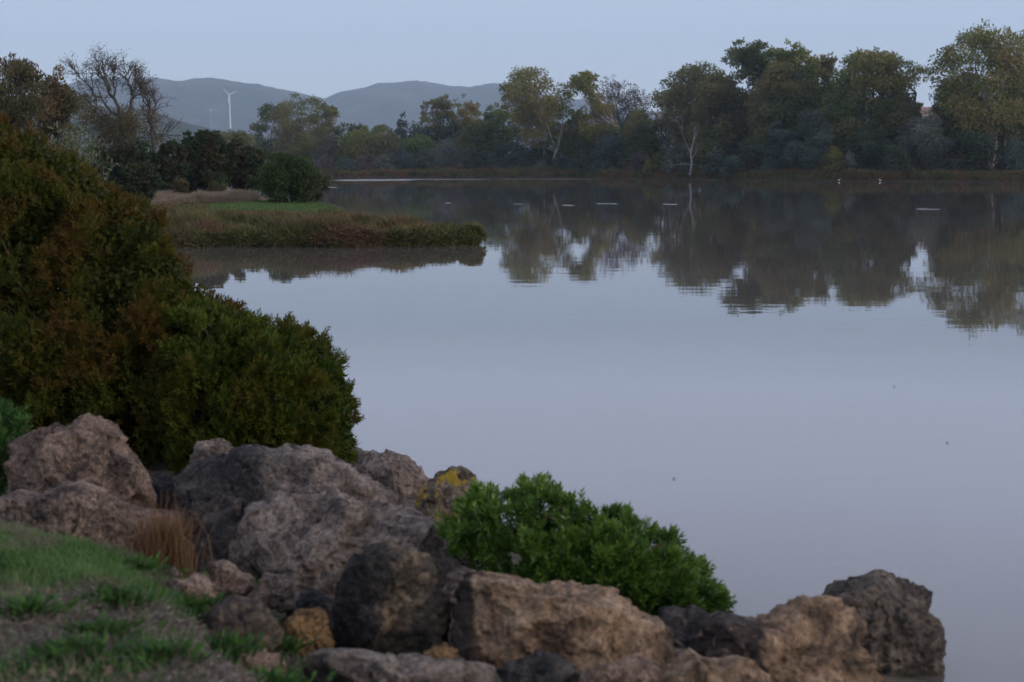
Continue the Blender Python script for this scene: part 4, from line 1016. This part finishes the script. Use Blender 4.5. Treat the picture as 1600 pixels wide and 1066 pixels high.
rock([(895, 1085), (920, 1052), (960, 1038), (1000, 1030), (1030, 1042), (1025, 1090), (900, 1110)], 5.0, .10, RK['pink'], 'pale flat-topped rock at the bottom edge right of the dark grey one', 20, 6)
rock([(258, 935), (262, 905), (285, 895), (315, 900), (338, 918), (330, 945), (280, 955)], 5.5, .12, RK['pink'], 'pale pinkish flat stone lying in the grass', 21, 5, name='stone')
rock([(60, 925), (68, 905), (95, 903), (122, 915), (132, 938), (110, 950), (70, 945)], 5.15, .08, RK['brown'], 'small brown stone in the grass at the left', 22, 5, name='stone')
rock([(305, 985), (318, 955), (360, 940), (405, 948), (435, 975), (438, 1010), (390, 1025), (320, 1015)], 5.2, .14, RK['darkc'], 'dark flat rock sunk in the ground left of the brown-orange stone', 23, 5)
rock([(315, 895), (325, 872), (350, 868), (375, 885), (400, 893), (398, 925), (340, 930)], 6.1, .12, RK['pink'], 'pinkish-grey stone at the foot of the black gap between boulders', 24, 5, name='stone')
rock([(392, 920), (405, 893), (435, 890), (460, 905), (468, 930), (440, 945), (400, 940)], 6.0, .12, RK['grey'], 'greyish stone next to the pinkish one under the lower broad boulder', 25, 5, name='stone')
rock([(450, 960), (462, 925), (495, 915), (525, 930), (535, 970), (470, 985)], 6.1, .14, RK['black'], 'blackish stone behind the brown-orange lumpy one', 26, 5, name='stone')
rock([(690, 925), (700, 890), (722, 880), (745, 885), (765, 900), (772, 930), (720, 940)], 6.4, .12, RK['grey'], 'grey stone under the left end of the bright green bush', 27, 5, name='stone')
rock([(245, 905), (250, 885), (270, 880), (282, 893), (280, 910)], 5.9, .05, RK['grey'], 'small round grey stone above the pale pinkish flat one', 28, 4, name='stone')
rock([(355, 1045), (375, 1012), (410, 1008), (438, 1025), (440, 1060), (370, 1065)], 4.9, .08, RK['pink'], 'whitish crumbly stone at the bottom, left of the flat grey rock', 29, 5, name='stone')

rock([(205, 800), (215, 755), (235, 742), (262, 748), (280, 790), (285, 860), (225, 860)], 8.3, .22, RK['black'], 'added black rock standing in for the dark gap between the peaked boulder and the squarish one', 30, 5)  # added filler, its black colour stands for the darkness between the boulders
rock([(280, 900), (290, 850), (312, 812), (345, 800), (378, 822), (402, 880), (400, 930), (300, 930)], 7.25, .2, RK['black'], 'added black rock standing in for the shaded cavity beside the end of the long brown boulder', 31, 5)  # no stone here: shade of a deep cavity, put in as black rock
# ------------------------------------------------------------------ near ground cover
rng = np.random.default_rng(71)
def scatter(n, px0, px1, y0, y1):
    y = rng.uniform(y0, y1, n) ; x = (rng.uniform(px0, px1, n) - 800) / F * y
    return x, y, z_near(x, y)
# turf: densest at the left below the long boulder
x, y, z = scatter(170000, -60, 560, 3.4, 7.0)
px = 800 + x / y * F; dist = np.hypot(y, 0)
m = np.clip((y - 5.05) / .45, 0, 1) * np.clip((430 - px) / 260, 0, 1) + .05 * (fbm(p3(x, y, 2.6), 3, 6) > .0)
k = rng.uniform(0, 1, len(x)) < m
x, y, z = x[k], y[k], z[k]
S = Soup(); blades(S, np.stack([x, y, z - .004], 1), .042 * rng.uniform(.5, 1.5, len(x)), .0045, 1.0, np.clip(.45 + .4 * fbm(p3(x, y, 3), 2, 4) + rng.normal(size=len(x)) * .15, 0, 1), rng)
tag(S.build('grass', M['grass'], loc=(-1.5, 5, .6)), 'short soft green grass on the near slope below the boulders', 'grass', kind='stuff')
x, y, z = scatter(150000, -60, 760, 3.2, 6.6)
k = rng.uniform(0, 1, len(x)) < np.clip(.35 + fbm(p3(x, y, 2.2), 3, 61), 0, 1)
x, y, z = x[k], y[k], z[k]
S = Soup(); leaf_quads(S, np.stack([x, y, z + rng.uniform(0, .02, len(x))], 1), rng.normal(size=(len(x), 3)) * [1, 1, .35],   .028 * rng.uniform(.3, 1.6, len(x)), .005, rng.uniform(0, 1, len(x)), rng)
tag(S.build('dry_litter', M['litter'], loc=(-1, 5, .6)), 'dry straw and dead leaves littering the near slope', 'litter', kind='stuff')
x, y, z = scatter(3600, -60, 900, 3.3, 6.4); r = rng.uniform(.002, .013, len(x))
N0, F0 = ico(2); S = Soup()
for i in range(len(x)):
    S.add(N0 * r[i] * rng.uniform(.6, 1.3, 3) * (1 + rng.uniform(-.18, .18, (len(N0), 1))) + [x[i], y[i], z[i] + r[i] * .2], F0)
tag(S.build('pebbles', RK['pink'], loc=(-1, 5, .6)), 'loose pale pebbles and crumbs of rock on the near slope', 'pebbles', kind='stuff')

# weed clumps
WL = [(165, 965, 5.0, 'low dark green weed clump in the middle of the near slope'), (130, 995, 4.6, 'small bright weed clump left of the dark flat rock, low in the picture'),
      (95, 1040, 4.3, 'green weed clump at the bottom left corner'), (235, 1045, 4.35, 'green weed clump at the bottom, right of the corner one'),
      (420, 965, 5.45, 'bright green tuft beside the brown-orange lumpy stone'), (275, 950, 5.3, 'green tuft just below the pale pinkish stone'),
      (190, 905, 5.7, 'leafy tuft on the edge of the soft grass'), (410, 1050, 4.7, 'green tuft left of the flat grey rock at the bottom edge'), (330, 985, 4.9, 'tuft growing against the dark flat rock'),
      (20, 985, 4.7, 'weed clump at the left edge of the slope'), (395, 940, 5.7, 'grassy tuft beneath the greyish stone')]
for i, (px, py, D, lb) in enumerate(WL):
    x0 = (px - 800) / F * D; z0 = float(z_near(np.array([x0]), np.array([D]))[0])
    root = thing('weed_clump', (x0, D, z0), lb, 'weed', 'weed clumps on the near slope')
    n = 260; a = rng.uniform(0, 2 * np.pi, n); rr_ = np.abs(rng.normal(0, .055, n))
    S = Soup(); p = np.stack([x0 + np.cos(a) * rr_ * 1.4, D + np.sin(a) * rr_, z0 + rng.uniform(0, .035, n)], 1)
    leaf_quads(S, p, np.stack([np.cos(a), np.sin(a), rng.uniform(.3, 1.6, n)], 1) + rng.normal(size=(n, 3)) * .3, .045 * rng.uniform(.5, 1.3, n), .014, rng.uniform(0, 1, n), rng)
    S.build('leaves', M['weed'], root)
    S = Soup()
    for _ in range(12):
        q = np.array([x0, D, z0]); tube(S, curve(q, q + rng.normal(size=3) * [.05, .05, 0] + [0, 0, .04], rng, .1, 4), np.linspace(.003, .0015, 4), 4)
    S.build('stems', M['stem'], root)

# dry tuft against the long boulder
dx = P(245, 533, 6.2)[0]; z0 = float(z_near(np.array([dx]), np.array([6.2]))[0])
root = thing('dry_grass_tuft', (dx, 6.2, z0), 'rust-coloured dry grass tuft standing against the long brown boulder', 'grass tuft')
n = 900; S = Soup(); a = rng.uniform(0, 2 * np.pi, n); rr_ = np.abs(rng.normal(0, .06, n))
p = np.stack([dx + np.cos(a) * rr_ * 1.3, 6.2 + np.sin(a) * rr_ * .6, np.full(n, z0 - .01)], 1)
blades(S, p, rng.uniform(.14, .38, n), .0045, .34, rng.uniform(0, 1, n), rng); S.build('blades', M['dry'], root)
S = Soup()
for _ in range(26):
    q = np.array([dx + rng.normal() * .06, 6.2, z0]); tube(S, curve(q, q + np.array([rng.normal() * .1 + .03, rng.normal() * .04, rng.uniform(.28, .42)]), rng, .06, 6), np.linspace(.0022, .001, 6), 4)
S.build('stalks', M['dry'], root)

# floating leaves
lm = plain('floating_leaf', (.08, .06, .04), .6)
for px, py, lb in ((1480, 692, 'small dark leaf floating on the open water at the right'), (1053, 748, 'small dark leaf floating on the open water above the bright green bush'), (1397, 604, 'tiny dark speck of leaf floating farthest out on the open water')):
    g = G(px, py, .004); s = .010
    ring = []
    for zt in (0, .006):
        for a in np.linspace(0, 2 * np.pi, 11)[:-1]:
            ring.append(g + np.array([math.cos(a) * s * 1.2, math.sin(a) * s * .8 * (1 - .3 * math.cos(a)), zt * .4 + .004 * math.cos(a) ** 2]))
    Fb = [[i, (i + 1) % 10, 10 + (i + 1) % 10, 10 + i] for i in range(10)] + [[10, 11, 12, 13], [10, 13, 14, 19], [14, 15, 18, 19], [15, 16, 17, 18]]
    tag(mesh_obj('floating_leaf', ring, Fb, lm, loc=g), lb, 'leaf')

# ------------------------------------------------------------------ air
m, nt, out = new_mat('haze')
pv = nt.nodes.new('ShaderNodeVolumePrincipled'); pv.inputs['Density'].default_value = .00020; pv.inputs['Color'].default_value = (.72, .81, .92, 1); pv.inputs['Anisotropy'].default_value = .6
nt.links.new(pv.outputs[0], out.inputs['Volume'])
x0, x1, y0, y1, z0, z1 = -7000, 7000, -2500, 5450, -2.5, 560
V = [(x, y, z) for z in (z0, z1) for x, y in ((x0, y0), (x1, y0), (x1, y1), (x0, y1))]
tag(mesh_obj('haze', V, [[0, 3, 2, 1], [4, 5, 6, 7], [0, 1, 5, 4], [1, 2, 6, 5], [2, 3, 7, 6], [3, 0, 4, 7]], m, loc=(0, 0, 0)), kind='stuff')
print('objects', len(bpy.data.objects), 'faces', sum(len(o.data.polygons) for o in bpy.data.objects if o.type == 'MESH'))
